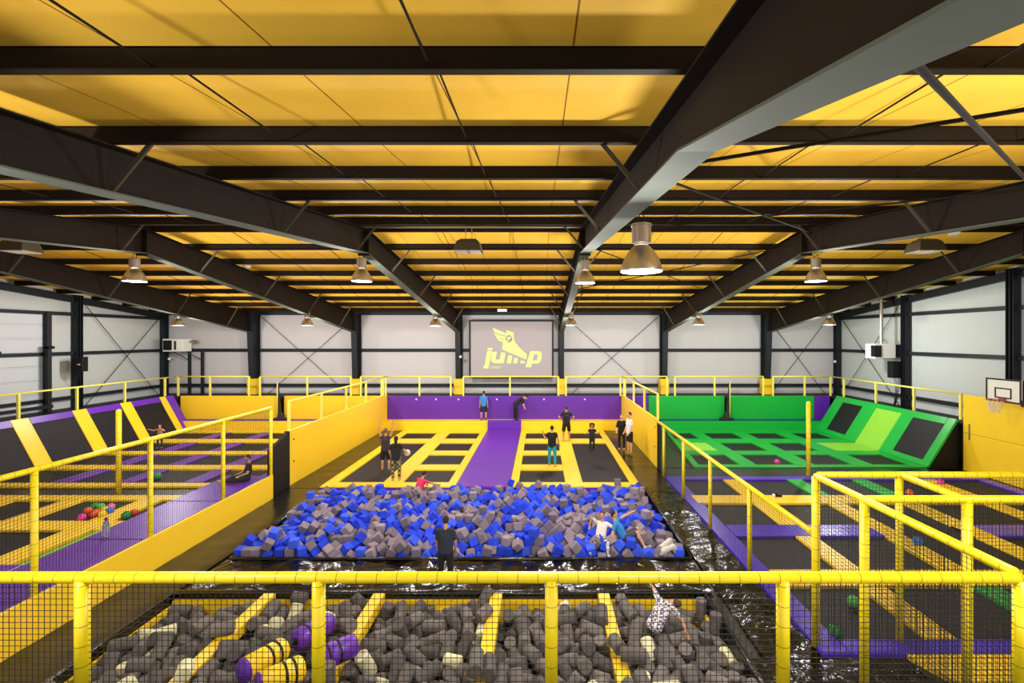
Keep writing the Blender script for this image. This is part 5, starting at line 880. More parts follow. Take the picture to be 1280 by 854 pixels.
-2897, 6966, -244, -75, 54, -244, 2, -1607, 6933, -211, -14, 93, -145, 1, -1414, 6392, 81, 74, -70, -299, 1, 1798, 6837, -214, 22, 9, -230, 0, -5300, 6974, -285, -157, 196, 50, 0, -3734, 6753, -228, 73, -234, 87, 2,
-1167, 7508, -495, 157, -240, 38, 0, 696, 6552, -36, 30, -66, -58, 1, -5501, 6874, -192, 228, -61, 161, 0, -2139, 6685, -89, 199, 19, 189, 1, -1990, 7389, -495, 157, -33, 98, 1, -1608, 6576, 4, 186, -1, -234, 1,
966, 6981, -348, -9, -69, -175, 1, 2965, 7143, -442, -234, -101, 69, 1, -5044, 6968, -320, 74, -224, 131, 2, -4801, 6974, -276, -32, -82, 127, 0, -4313, 6693, -138, -78, 0, -169, 0, -1977, 6853, -309, 178, -37, -2, 2,
-1051, 7101, -370, 84, 39, -203, 0, -5, 6790, -219, 78, -24, -223, 0, 579, 6852, -275, 232, -14, -81, 0, -6945, 7022, -331, -45, 112, -206, 2, -4592, 6664, -129, 134, -62, 55, 1, -3950, 6762, -245, 36, 2, -129, 0,
-3467, 6370, 55, 102, -272, -32, 0, -1757, 6714, -217, 67, -83, -98, 2, -693, 6983, -364, 92, 47, -312, 0, 2965, 6805, -285, 157, 264, 0, 1, -3271, 6697, -239, 28, -49, -65, 1, -2887, 6362, 45, 157, -28, -1, 0,
-635, 6317, 75, 0, 0, 180, 0, -666, 6728, -245, -111, 96, 1, 2, 393, 7052, -367, 212, -21, -165, 1, 1675, 6654, -91, -223, 91, 50, 2, -4945, 6305, 109, 11, -127, 302, 1, -4291, 7250, -495, 157, -92, -11, 0,
-189, 6821, -320, -147, 37, 9, 1, 2223, 6703, -267, 88, 209, -97, 1, -5604, 6305, 4, 264, -11, 138, 2, -1100, 6414, 57, 110, 32, 74, 2, -267, 6564, -172, -70, 17, 123, 1, 987, 6712, -255, -4, -310, -109, 0,
-6772, 6411, -103, 178, 22, 24, 2, -6180, 6399, -66, 67, 11, 165, 1, -4463, 6811, -319, -19, -204, 224, 2, -2699, 6416, -50, -172, -96, 15, 1, -1765, 6305, 56, -18, 197, -20, 2, -3315, 6398, -89, 149, 293, -2, 2,
-3491, 7298, -495, -157, 60, -142, 2, -866, 6930, -495, -157, -250, -13, 2]
# ------------------------------------------------------------------ lamps and fittings
def bell_lamp():
    t = thing('bell_lamp', '-', 'pendant lamp', (0, 0, 0), 'bell pendant lamps')
    mb = MB(); mb.lathe([(.262, .004), (.27, 0), (.272, .02), (.255, .09), (.225, .17), (.18, .25), (.12, .32), (.09, .345)], n=32); mb.lathe([(.085, .345), (.115, .25), (.172, .245), (.217, .165), (.247, .088), (.262, .004)], n=32)
    mb.build('shade', ALU, t, True, label='aluminium bell shade')
    mb = MB(); mb.lathe([(.001, .35), (.08, .345), (.095, .37), (.125, .385), (.125, .6), (.135, .605), (.135, .625), (.06, .64), (.001, .64)], n=24); h = mb.build('ballast_housing', mat('weathered lamp housing', '8A7C6A', .45, .5), t)
    mb = MB(); mb.tube([(-.05, 0, .63), (-.05, 0, .71), (0, 0, .78), (.05, 0, .71), (.05, 0, .63)], .008, 6); mb.build('hanging_hook', STEEL, h)
    mb = MB(); mb.lathe([(.001, .03), (.255, .03)], n=32); mb.build('lens', GLOW, t, label='glowing lens')
    l = bpy.data.lights.new('bulb', 'POINT'); l.energy = LAMP_W; l.color = (1, .97, .93); l.shadow_soft_size = .2
    o = bpy.data.objects.new('bulb', l); COL.objects.link(o); o.parent = t; o.location = (0, 0, -.22)
    return t
LAMP_W = 420
lamp0 = None
for x, d, dz, lab in ((1.32, 6.3, 0, 'large near bell lamp hanging below the big steel beam'),
        (1.22, 13.2, 0, 'bell lamp under the ridge on the big beam, behind the large near lamp'), (-4.85, 13.0, 0, 'bell lamp under the ridge on the frame left of the floodlight'),
        (-11.0, 13.0, 0, 'bell lamp under the ridge nearest the roller door wall'), (7.45, 13.0, 0, 'bell lamp under the ridge above the green court'),
        (1.4, 22.3, .3, 'small far bell lamp beside the upper corner of the screen'), (-4.95, 22.5, .3, 'small far bell lamp left of the screen'), (-10.9, 22.4, .3, 'small far bell lamp above the handstand side divider'),
        (-16.95, 22.4, .3, 'small far bell lamp above the pale heater'), (7.3, 22.2, .3, 'small far bell lamp above the yellow divider of the man in white'), (13.35, 22.2, .3, 'small far bell lamp near the white heater with the flue pipe'),
        (-5.6, 2.9, 0, 'added fill lamp above the balcony, roller door side'), (5.2, 2.9, 0, 'added fill lamp above the balcony corner by the cage')):  # last two lamps are added out of view to brighten front rail and near roof
    z = raft(d) - .76 + dz
    if d < 7: z = H + .86 + (.1 if d < 5 else 0)
    if lamp0 is None: lamp0 = bell_lamp(); o = lamp0; o.location = (x, d, z)
    else: o = copy_tree(lamp0, (x, d, z))
    o['label'] = lab
def flood():
    t = thing('floodlight', '-', 'floodlight', (0, 0, 0), 'unlit floodlights')
    mb = MB()
    mb.hexa([(-.37, -.3, 0), (.37, -.3, 0), (.37, .3, 0), (-.37, .3, 0)], [(-.3, -.24, .25), (.3, -.24, .25), (.3, .24, .25), (-.3, .24, .25)])
    mb.hexa([(-.3, -.24, .25), (.3, -.24, .25), (.3, .24, .25), (-.3, .24, .25)], [(-.2, -.16, .33), (.2, -.16, .33), (.2, .16, .33), (-.2, .16, .33)]); mb.build('housing', DARKM, t, bevel=.02)
    mb = MB(); mb.box((-.33, -.26, -.012), (-.02, .26, -.002)); mb.box((.02, -.26, -.012), (.33, .26, -.002)); mb.build('glass', mat('unlit lamp glass', 'B8A890', .2), t)
    mb = MB()
    for s in (-.09, .09): mb.tube([(s, 0, .32), (s * .9, 0, .62)], .01, 6)
    mb.build('hanger', ALU, t)
    return t
f0 = flood(); 
for i, (x, lab) in enumerate(((-1.95, 'dark unlit floodlight hanging on a pipe at mid ceiling'), (10.4, 'dark unlit floodlight under the roof towards the hoop wall'), (-14.1, 'dark unlit floodlight under the roof towards the roller door wall'))):
    o = f0 if i == 0 else copy_tree(f0, (0, 0, 0))
    o.location = (x, 13.0, H + 2.32); o['label'] = lab
mb = MB(); mb.tube([(-4.9, 12.98, H + 2.98), (1.25, 12.98, H + 2.98)], .025, 8); tag(mb.build('conduit_pipe', ALU), 'thin pale conduit pipe carrying the middle floodlight', 'pipe')
for x, d, z, lab in ((-22.0, 22.6, 7.02, 'small white detector above the black speaker'), (-10.6, 17.3, H + 2.5, 'small white detector under the purlins near the second frame'), (-5.2, 17.2, H + 2.3, 'small white detector left of the middle floodlight'), (11.2, 13, H + 2.75, 'small white detector beside the right floodlight')):
    t = thing('smoke_detector', lab, 'detector', (x, d, z))
    mb = MB(); mb.lathe([(.001, 0), (.1, .01), (.13, .06), (.13, .1), (.001, .1)], (x, d, z), 16); mb.build('body', WHITEM, t, True)
    mb = MB(); mb.tube([(x, d, z + .1), (x, d, z + .25)], .025, 8); mb.build('stem', WHITEM, t)
t = thing('exit_light', 'small white emergency light hanging on a rod in front of the screen top', 'emergency light', (-2.05, 25.5, 6.37))
mb = MB(); mb.box((-2.3, 25.44, 6.37), (-1.8, 25.56, 6.52)); mb.build('lamp_box', WHITEM, t, bevel=.015)
mb = MB(); mb.tube([(-2.05, 25.5, 6.52), (-2.05, 25.5, roof(25.5) - .2)], .02, 6); mb.build('rod', STEEL, t)
# heaters
def heater(x, y, z, w, d, h, lab):
    t = thing('unit_heater', lab, 'heater', (x, y, z))
    mb = MB(); mb.box((x - w/2, y - d/2, z), (x + w/2, y + d/2, z + h)); mb.build('casing', WHITEM, t, bevel=.02)
    return t
t = heater(-20.9, 27.6, 4.2, 1.15, .7, .72, 'pale square heater box on the far wall in the corner')
mb = MB(); mb.box((-21.42, 27.22, 4.28), (-20.95, 27.25, 4.84))
for k in range(7): mb.box((-21.40, 27.2, 4.3 + k * .078), (-20.97, 27.24, 4.33 + k * .078))
mb.build('louvre', BLACKP, t, label='black louvre')
mb = MB(); mb.box((-20.82, 27.235, 4.3), (-20.7, 27.25, 4.8)); mb.build('control_panel', DARKM, t)
mb = MB(); mb.tube([(-20.35, 27.8, 4.75), (-20.0, 27.8, 4.75), (-19.9, 27.8, 4.8)], .08, 8); mb.build('flue_stub', ALU, t)
for x in (-20.6, -19.85):
    mb = MB(); mb.box((x - .07, 28.1, 1.7), (x + .07, 28.2, 4.25)); mb.bar((x - .02, 28.1, 3.7), (x - .5, 27.5, 4.2), .05)
    tag(mb.build('support_post', STEELW), 'dark post %s the pale corner heater' % ('under' if x < -20 else 'just beside'), 'support post')
t = heater(16.55, 23.4, 3.98, 1.0, .7, .72, 'white box heater with a steel flue pipe on the hoop side gable wall')
mb = MB(); mb.box((16.02, 23.03, 4.08), (16.06, 23.3, 4.62)); mb.box((16.05, 23.02, 4.06), (16.35, 23.05, 4.62)); mb.build('louvre', BLACKP, t, label='black louvre')
mb = MB(); mb.tube([(16.6, 23.4, 4.68), (16.6, 23.4, 6.95)], .075, 10)
mb.tube([(16.6, 23.4, 4.8), (16.72, 23.35, 4.9), (16.8, 23.3, 4.72)], .05, 8); mb.build('flue_pipe', ALU, t, label='steel flue pipe')
mb = MB(); mb.box((17.05, 23.08, 4.05), (17.5, 23.6, 4.65))
for k in range(4): mb.bar((16.4 + k * .02, 23.02, 3.98), (17.4, 22.9 + k * .01, 4.02), .02)
mb.build('wall_bracket', STEELW, t)
t = thing('cable_cabinet', 'black cabinet with dangling cables hung below the white flue heater', 'cabinet', (17.05, 23.2, 3.05))
mb = MB(); mb.box((16.85, 23.0, 3.05), (17.3, 23.35, 3.85)); mb.build('box', BLACKP, t, bevel=.015)
mb = MB()
for k in range(4): mb.tube([(17.0 + .08 * k, 23.1, 3.06), (17.03 + .06 * k, 23.05, 2.7), (17.08 + .04 * k, 23.12, 2.2), (17.05 + .03 * k, 23.2, 1.72)], .014, 5)
mb.build('cables', DARKM, t)
t = thing('loudspeaker', 'black loudspeaker with hanging cable on the gable wall post', 'loudspeaker', (-21.6, 22.6, 3.45))
mb = MB(); mb.hexa([(-21.75, 22.25, 3.45), (-21.35, 22.35, 3.4), (-21.4, 22.7, 3.4), (-21.8, 22.65, 3.45)], [(-21.75, 22.25, 4.05), (-21.35, 22.35, 4.1), (-21.4, 22.7, 4.1), (-21.8, 22.65, 4.05)]); mb.build('cabinet', BLACKP, t, bevel=.02)
mb = MB(); mb.box((-21.55, 22.29, 3.72), (-21.42, 22.315, 3.77)); mb.build('badge', WHITEM, t)
mb = MB(); mb.bar((-21.75, 22.6, 3.75), (-22.0, 22.8, 3.75), .08); mb.build('bracket', STEELW, t)
mb = MB(); mb.tube([(-21.65, 22.5, 3.45), (-21.6, 22.5, 3.2), (-21.75, 22.55, 3.05), (-21.95, 22.7, 2.85)], .018, 6); mb.build('cable', BLACKP, t)
for X, d, z, lab in ((-4.6, 27.5, 3.9, 'tiny white camera on the column beside the screen'), (-21.6, 27.9, 3.75, 'tiny white camera in the corner below the pale heater'), (17.1, 27.9, 3.6, 'tiny white camera on the corner column behind the green slope')):
    t = thing('security_camera', lab, 'camera', (X, d, z)); mb = MB(); mb.ball((X, d, z), (.08, .08, .08), 10, 7); mb.build('dome', WHITEM, t, True)
    mb = MB(); mb.bar((X, d, z), (X + .15, d + .15, z - .02), .03); mb.build('arm', STEELW, t)
# roller door in the left gable
t = thing('door_1', 'pale blue grey roller door in the gable wall beside the black speaker', 'door', (-22.2, 19, -.05), kind='structure')
mb = MB()
for k in range(10): mb.box((-22.26, 15.0, .02 + k * .62), (-22.2, 21.4, .02 + k * .62 + .61))
mb.build('door_panel', DOORM, t)
for y in (21.5, 14.9):
    mb = MB(); mb.box((-22.28, y - .1, -.05), (-22.0, y + .1, 6.1)); mb.build('door_post', STEELW, t)
    mb = MB(); mb.box((-22.0, y - .22, -.05), (-21.85, y - .1, 4.6)); mb.box((-22.0, y - .22, 4.5), (-21.6, y - .16, 4.62)); mb.build('guide_track', STEELW, t)
mb = MB(); mb.ball((-22.05, 19.4, 4.35), (.1, .22, .14), 10, 6); mb.build('door_motor', BLACKP, t)
for z, r, n in ((1.95, .1, 'upper'), (1.45, .08, 'lower')):
    mb = MB(); mb.bar((-21.7, 14.5, z), (-21.7, 21.3 if z > 1.6 else 22.5, z), r * 1.4); struct(mb, 'door_rail', STEELW, 'dark horizontal %s rail in front of the roller door' % n, 'rail')

# ------------------------------------------------------------------ projection screen
def C6(cx, cy, y): return Vector(((560 + cx / 7.7625 - VX) * 28.0 / F, y, H - (380 + cy / 7.7625 - VY) * 28.0 / F))
def poly(mb, pts, y0=27.955, y1=27.965):
    n = len(pts); P = [C6(a, b, y0) for a, b in pts]; Q = [C6(a, b, y1) for a, b in pts]
    mb.add(P + Q, [tuple(range(n)), tuple(range(n, 2 * n))[::-1]] + [(i, i + n, (i + 1) % n + n, (i + 1) % n) for i in range(n)])
t = thing('projection_screen', 'projection screen on the far wall showing a winged shoe logo', 'screen', (-1.7, 28.0, 2.6))
a, b = C6(205, 155, 28.0), C6(1025, 718, 28.0)
mb = MB(); mb.box((a.x + .04, 27.97, b.z + .04), (b.x - .04, 28.0, a.z - .04)); mb.build('canvas', SCREEN, t)
mb = MB(); w_ = .1
mb.box((a.x, 27.94, b.z), (a.x + w_, 28.02, a.z)); mb.box((b.x - w_, 27.94, b.z), (b.x, 28.02, a.z)); mb.box((a.x + w_, 27.94, b.z), (b.x - w_, 28.02, b.z + w_)); mb.box((a.x + w_, 27.94, a.z - w_), (b.x - w_, 28.02, a.z)); mb.build('frame', BLACKP, t, label='black frame')
mb = MB()
poly(mb, [(570, 255), (640, 280), (638, 330), (650, 370), (700, 430), (765, 490), (762, 540), (640, 490), (525, 440), (533, 380), (550, 330), (560, 290)])
poly(mb, [(433, 228), (480, 250), (558, 283), (552, 308), (480, 288), (445, 264)]); poly(mb, [(445, 275), (480, 298), (550, 316), (545, 340), (482, 325), (455, 303)]); poly(mb, [(463, 315), (500, 335), (545, 348), (535, 374), (490, 355)])
mb.build('winged_shoe_logo', LOGO, t, label='pale winged shoe logo')
mb = MB(); poly(mb, [(592 + 33 * math.cos(k * math.pi / 12), 338 + 35 * math.sin(k * math.pi / 12)) for k in range(24)], 27.945, 27.952); mb.build('logo_disc', mat('grey projection', '8E8A90', .7, emit=.05), t)
mb = MB(); poly(mb, [(572, 322), (616, 316), (606, 336), (580, 362), (568, 358), (592, 334), (570, 338)], 27.935, 27.942); mb.build('logo_figure', LOGO, t, label='figure seven')
mb = MB()
poly(mb, [(388, 428), (437, 428), (432, 447), (384, 447)]); poly(mb, [(381, 456), (428, 456), (393, 626), (343, 626), (346, 600), (356, 600)])
poly(mb, [(432, 465), (476, 465), (462, 540), (448, 576), (426, 560), (416, 548)]); poly(mb, [(462, 540), (500, 540), (494, 576), (448, 576)]); poly(mb, [(516, 465), (560, 480), (541, 576), (494, 576)])
poly(mb, [(588, 492), (626, 508), (612, 576), (569, 576)]); poly(mb, [(645, 517), (680, 532), (672, 576), (632, 576)]); poly(mb, [(708, 546), (748, 560), (744, 576), (700, 576)])
poly(mb, [(797, 460), (843, 460), (806, 614), (752, 614)]); poly(mb, [(843, 460), (890, 460), (912, 478), (906, 492), (837, 490)]); poly(mb, [(912, 478), (905, 545), (878, 578), (862, 548), (872, 492), (906, 490)]); poly(mb, [(824, 548), (864, 548), (880, 577), (815, 580)])
mb.build('lettering', LOGO, t, label='pale slanted word jump')
tx = bpy.data.curves.new('lettering_small', 'FONT'); tx.body = 'STREET'; tx.size = .2; tx.offset = .002; tx.shear = .25; tx.extrude = .003
to = bpy.data.objects.new('tmp', tx); COL.objects.link(to)
me = bpy.data.meshes.new_from_object(to.evaluated_get(bpy.context.evaluated_depsgraph_get())); bpy.data.objects.remove(to)
me.materials.clear(); me.materials.append(LOGO)
o = bpy.data.objects.new('small_lettering', me); COL.objects.link(o); o.parent = t; p = C6(410, 627, 27.955); o.location = p - WORLD[t.name]; o.rotation_euler = (math.pi / 2, 0, 0); o.scale = (.96, 1, 1)

# ------------------------------------------------------------------ balls and other loose things
def ball(x, y, z, r, m, lab, m2=None, grp='play balls'):
    t = thing('play_ball', lab, 'ball', (x, y, z - r), grp)
    mb = MB(); mb.ball((x, y, z), r, 18, 12); mb.build('ball_skin', m, t, True)
    if m2:
        mb = MB()
        for k in range(4):
            a = k * math.pi / 4; mb.tube([(x + (r + .001) * math.cos(q * math.pi / 10) * math.cos(a), y + (r + .001) * math.cos(q * math.pi / 10) * math.sin(a), z + (r + .001) * math.sin(q * math.pi / 10)) for q in range(21)], .008, 5)
        mb.build('stripe', m2, t, label='dark stripe')
    return t
BC = {k: mat(k + ' ball', v, .35) for k, v in dict(magenta='E030A8', orange='E8602A', green='2FA84A', red='D8402A', yellow='E8C820', pink='E878B8', blue='2878D8', lightgreen='58C060').items()}
DKG = mat('dark green stripe', '0E4A20', .4)
for px, py, cname, lab in ((102.5, 645.5, 'magenta', 'magenta ball at the near end of the ball pile'), (110, 637, 'orange', 'orange red ball behind the magenta ball in the pile'), (117, 642, 'red', 'red ball in the front of the pile'), (118.5, 631, 'green', 'striped green ball at the back of the pile'),
        (126, 632, 'lightgreen', 'light green ball at the back of the pile'), (120, 639.5, 'orange', 'small orange ball in the middle of the pile'), (128, 641.5, 'yellow', 'yellow ball in the pile next to the yellow strip'), (138.5, 632, 'pink', 'pink ball at the far end of the pile'), (137, 637.5, 'blue', 'blue ball in the pile'), (130.5, 636, 'yellow', 'yellow orange ball beside the blue ball')):
    p = at(px, py + 5, .0); ball(p.x, p.y, .075, .105, BC[cname], lab, DKG if cname == 'green' else None)
p = at(158, 648, 0); ball(p.x, p.y, .08, .11, BC['green'], 'watermelon striped green ball at the edge of the purple deck', DKG)
p = at(168, 645, 0); ball(p.x, p.y, .08, .11, BC['red'], 'red ball touching the edge of the purple deck')
p = at(197, 598, 0); ball(p.x, p.y, .08, .12, BC['green'], 'green ball on the purple strip by the slope mats')
p = at(971.5, 580, 0); ball(p.x, p.y, .07, .11, BC['magenta'], 'magenta ball on the green court')
p = at(1176, 606, 0); ball(p.x, p.y, .07, .11, BC['magenta'], 'magenta ball behind the netted cage')
p = at(1137, 619, 0); ball(p.x, p.y, .07, .11, BC['orange'], 'orange ball behind the netted cage')
p = at(1147, 682, 0); ball(p.x, p.y, .1, .11, BC['blue'], 'blue ball on a yellow strip inside the cage view')
p = at(1067, 757, 0); ball(p.x, p.y, .065, .11, BC['lightgreen'], 'plain green ball on the bed close to the yellow strip')
p = at(1044, 793, 0); ball(p.x, p.y, .065, .11, BC['green'], 'striped green ball near the purple court edge', DKG)
p = at(972, 622, 0); t = thing('sports_shoe', 'black and white shoe lying on the caged court', 'shoe', (p.x, p.y, -.04))
mb = MB(); mb.ball((p.x, p.y, .04), (.15, .08, .07), 14, 8); mb.ball((p.x - .06, p.y, .08), (.08, .07, .08), 12, 8); mb.build('upper', BLACKP, t, True); mb = MB(); mb.ball((p.x - .13, p.y - .02, .07), (.05, .06, .06), 10, 7); mb.build('toe', WHITEM, t, True)
p = at(132.5, 671, .7); t = thing('water_bottle', 'clear water bottle standing on the purple deck', 'bottle', (p.x, p.y, .7))
GLASS = mat('clear plastic', 'DCE4F0', .1); GLASS.node_tree.nodes['Principled BSDF'].inputs['Transmission Weight'].default_value = .75
mb = MB(); mb.lathe([(.001, 0), (.06, 0), (.065, .02), (.065, .24), (.05, .3), (.025, .34), (.025, .36)], p, 16); mb.build('bottle_body', GLASS, t, True)
mb = MB(); mb.lathe([(.03, .355), (.03, .41), (.001, .41)], p, 12); mb.build('cap', PURPLE, t)

# ------------------------------------------------------------------ foam piles (settled positions in millimetres and milliradians)
def rows(a, w): return [tuple(a[i:i + w]) + (0,) * (7 - w) for i in range(0, len(a), w)]
def bevel_box(s, e=.012):
    mb = MB(); h = s / 2; k = h - e; vs = []; idx = {}
    for sx in (-1, 1):
        for sy in (-1, 1):
            for sz in (-1, 1):
                for ax in range(3):
                    v = [sx * k, sy * k, sz * k]; v[ax] = (sx, sy, sz)[ax] * h; idx[(sx, sy, sz, ax)] = len(vs); vs.append(v)
    fs = []
    for ax in range(3):
        a, b = [q for q in range(3) if q != ax]
        for s_ in (-1, 1):
            f = []
            for i, j in ((-1, -1), (1, -1), (1, 1), (-1, 1)):
                q = [0, 0, 0]; q[ax] = s_; q[a] = i; q[b] = j; f.append(idx[(*q, ax)])
            fs.append(f)
        for i in (-1, 1):
            for j in (-1, 1):
                q0 = [0, 0, 0]; q0[a] = i; q0[b] = j; q1 = list(q0); q0[ax] = -1; q1[ax] = 1
                fs.append([idx[(*q0, a)], idx[(*q1, a)], idx[(*q1, b)], idx[(*q0, b)]])
    for sx in (-1, 1):
        for sy in (-1, 1):
            for sz in (-1, 1): fs.append([idx[(sx, sy, sz, ax)] for ax in range(3)])
    mb.add(vs, fs); return mb
def log_mb(r, h):
    mb = MB(); mb.lathe([(.001, -h/2), (r - .012, -h/2), (r, -h/2 + .012), (r, h/2 - .012), (r - .012, h/2), (.001, h/2)], n=18); return mb
def recalc(me):
    import bmesh
    bm = bmesh.new(); bm.from_mesh(me); bmesh.ops.recalc_face_normals(bm, faces=bm.faces); bm.to_mesh(me); bm.free()
def pile(data, protos, pick, name, labs, cat, grps, stuffname, stufflab, mats, limit=300, move=lambda v: v):
    """the pieces that show largest as objects of their own, the rest as one object"""
    rest = MB(); rnd = random.Random(4)
    for i, q in enumerate(data):
        M = Matrix.Translation(move(Vector(q[:3]) / 1000)) @ Euler([v / 100 for v in q[3:6]], 'XYZ').to_matrix().to_4x4()
        c, mi = pick(rnd, q)
        me = protos[(q[6], mi)]
        if i < limit:
            o = bpy.data.objects.new(name, me); COL.objects.link(o); o.matrix_world = M
            tag(o, labs[c], cat, grps[c])
        else:
            rest.add([M @ v.co for v in me.vertices], [tuple(p.vertices) for p in me.polygons], mi)
    o = tag(rest.build(stuffname, mats), stufflab, cat, None, 'stuff')
    return o
def protos_of(shapes, mats, smooth):
    out = {}
    for k, mb in enumerate(shapes):
        for i, m in enumerate(mats):
            me = mb.mesh('foam', m); recalc(me)
            if smooth:
                for p in me.polygons: p.use_smooth = False
            out[(k, i)] = me
    return out
CM = FBLUE + FGREY
def pick_cube(r, q):
    x, y = q[0] / 1000, q[1] / 1000
    v = noise.noise(Vector((x * .7, y * .9, 1))) * .5 + r.random()
    return (0, r.randrange(3)) if v > .52 else (1, 3 + r.randrange(3))
pile(rows(CUBES, 6), protos_of([bevel_box(.2)], CM, False), pick_cube, 'foam_cube', ['blue foam cube lying loose in the big foam pit', 'grey foam cube lying loose in the big foam pit'], 'foam cube',
     ['blue foam cubes', 'grey foam cubes'], 'foam_cube_fill', 'mass of blue and grey foam cubes filling the rest of the big pit', CM)
LM = FLOG + [FCREAM]
def pick_log(r, q): return (1, 3) if r.random() < .075 else (0, r.randrange(3))
pile(rows(LOGS, 7), protos_of([log_mb(.105, h) for h in (.27, .33, .38)], LM, True), pick_log, 'foam_log', ['dark grey foam log lying loose in the netted log pit', 'cream foam log lying among the dark grey logs'], 'foam log',
     ['dark grey foam logs', 'cream foam logs'], 'foam_log_fill', 'mass of foam logs filling the rest of the log pit', LM,
     move=lambda v: Vector((-6.97 + (v.x + 6.945) * 1.014, v.y + .06, v.z + .08 + .13 * max(0, min(1, (v.x - .3) / 2.2)))))
# jousting poles
def pole(p0, p1, lab):
    p0, p1 = Vector(p0), Vector(p1); d = (p1 - p0); L = d.length
    t = thing('jousting_pole', lab, 'jousting pole', p0 - Vector((0, 0, .17)), 'jousting poles')
    P = lambda s: p0 + d * s
    R = .165
    mb = MB(); mb.tube([P(.02), P(.4), P(.43)], [R, R, R * .8], 20); mb.build('yellow_bolster', YELLOW, t, True)
    mb = MB(); mb.tube([P(0), P(.02), P(.021)], [R * .93, R, R], 20); mb.build('end_cap', PURPLE, t, True, label='purple end disc')
    mb = MB(); mb.tube([P(.57), P(.6), P(.97), P(1.0)], [R * .8, R, R, R * .9], 20); mb.build('purple_bolster', PURPLE, t, True)
    mb = MB(); mb.tube([P(.41), P(.59)], .05, 10); mb.build('grip', BLACKP, t, True)
    for s in (.24, .33, .68, .8):
        mb = MB(); mb.tube([P(s - .012), P(s + .012)], R + .006, 20); mb.build('strap', BLACKP, t, True, label='black strap')
    return t
a, b = at(303, 840, .42), at(412, 778, .3); pole(a, b, 'yellow and purple jousting pole lying farther from the balcony')
a, b = at(322, 858, .42), at(443, 806, .36); pole(a, b, 'yellow and purple jousting pole lying nearer to the balcony')
# ------------------------------------------------------------------ people
def remesh(mb, voxel, smooth_it=2):
    o = bpy.data.objects.new('tmp', mb.mesh('tmp', SKINM)); COL.objects.link(o)
    r = o.modifiers.new('r', 'REMESH'); r.mode = 'VOXEL'; r.voxel_size = voxel
    s = o.modifiers.new('s', 'SMOOTH'); s.iterations = smooth_it; s.factor = .5
    me = bpy.data.meshes.new_from_object(o.evaluated_get(bpy.context.evaluated_depsgraph_get()))
    bpy.data.objects.remove(o); me.materials.clear()
    for p in me.polygons: p.use_smooth = True
    return me
def V(*a): return Vector(a).normalized()
REST = dict(torso=(0, 0, 1), head=(0, .1, 1), ual=(-.18, 0, -1), fal=(-.05, .12, -1), uar=(.18, 0, -1), far=(.05, .12, -1), thl=(-.08, 0, -1), shl=(0, -.03, -1), thr=(.08, 0, -1), shr=(0, -.03, -1), face=(0, 1, 0))
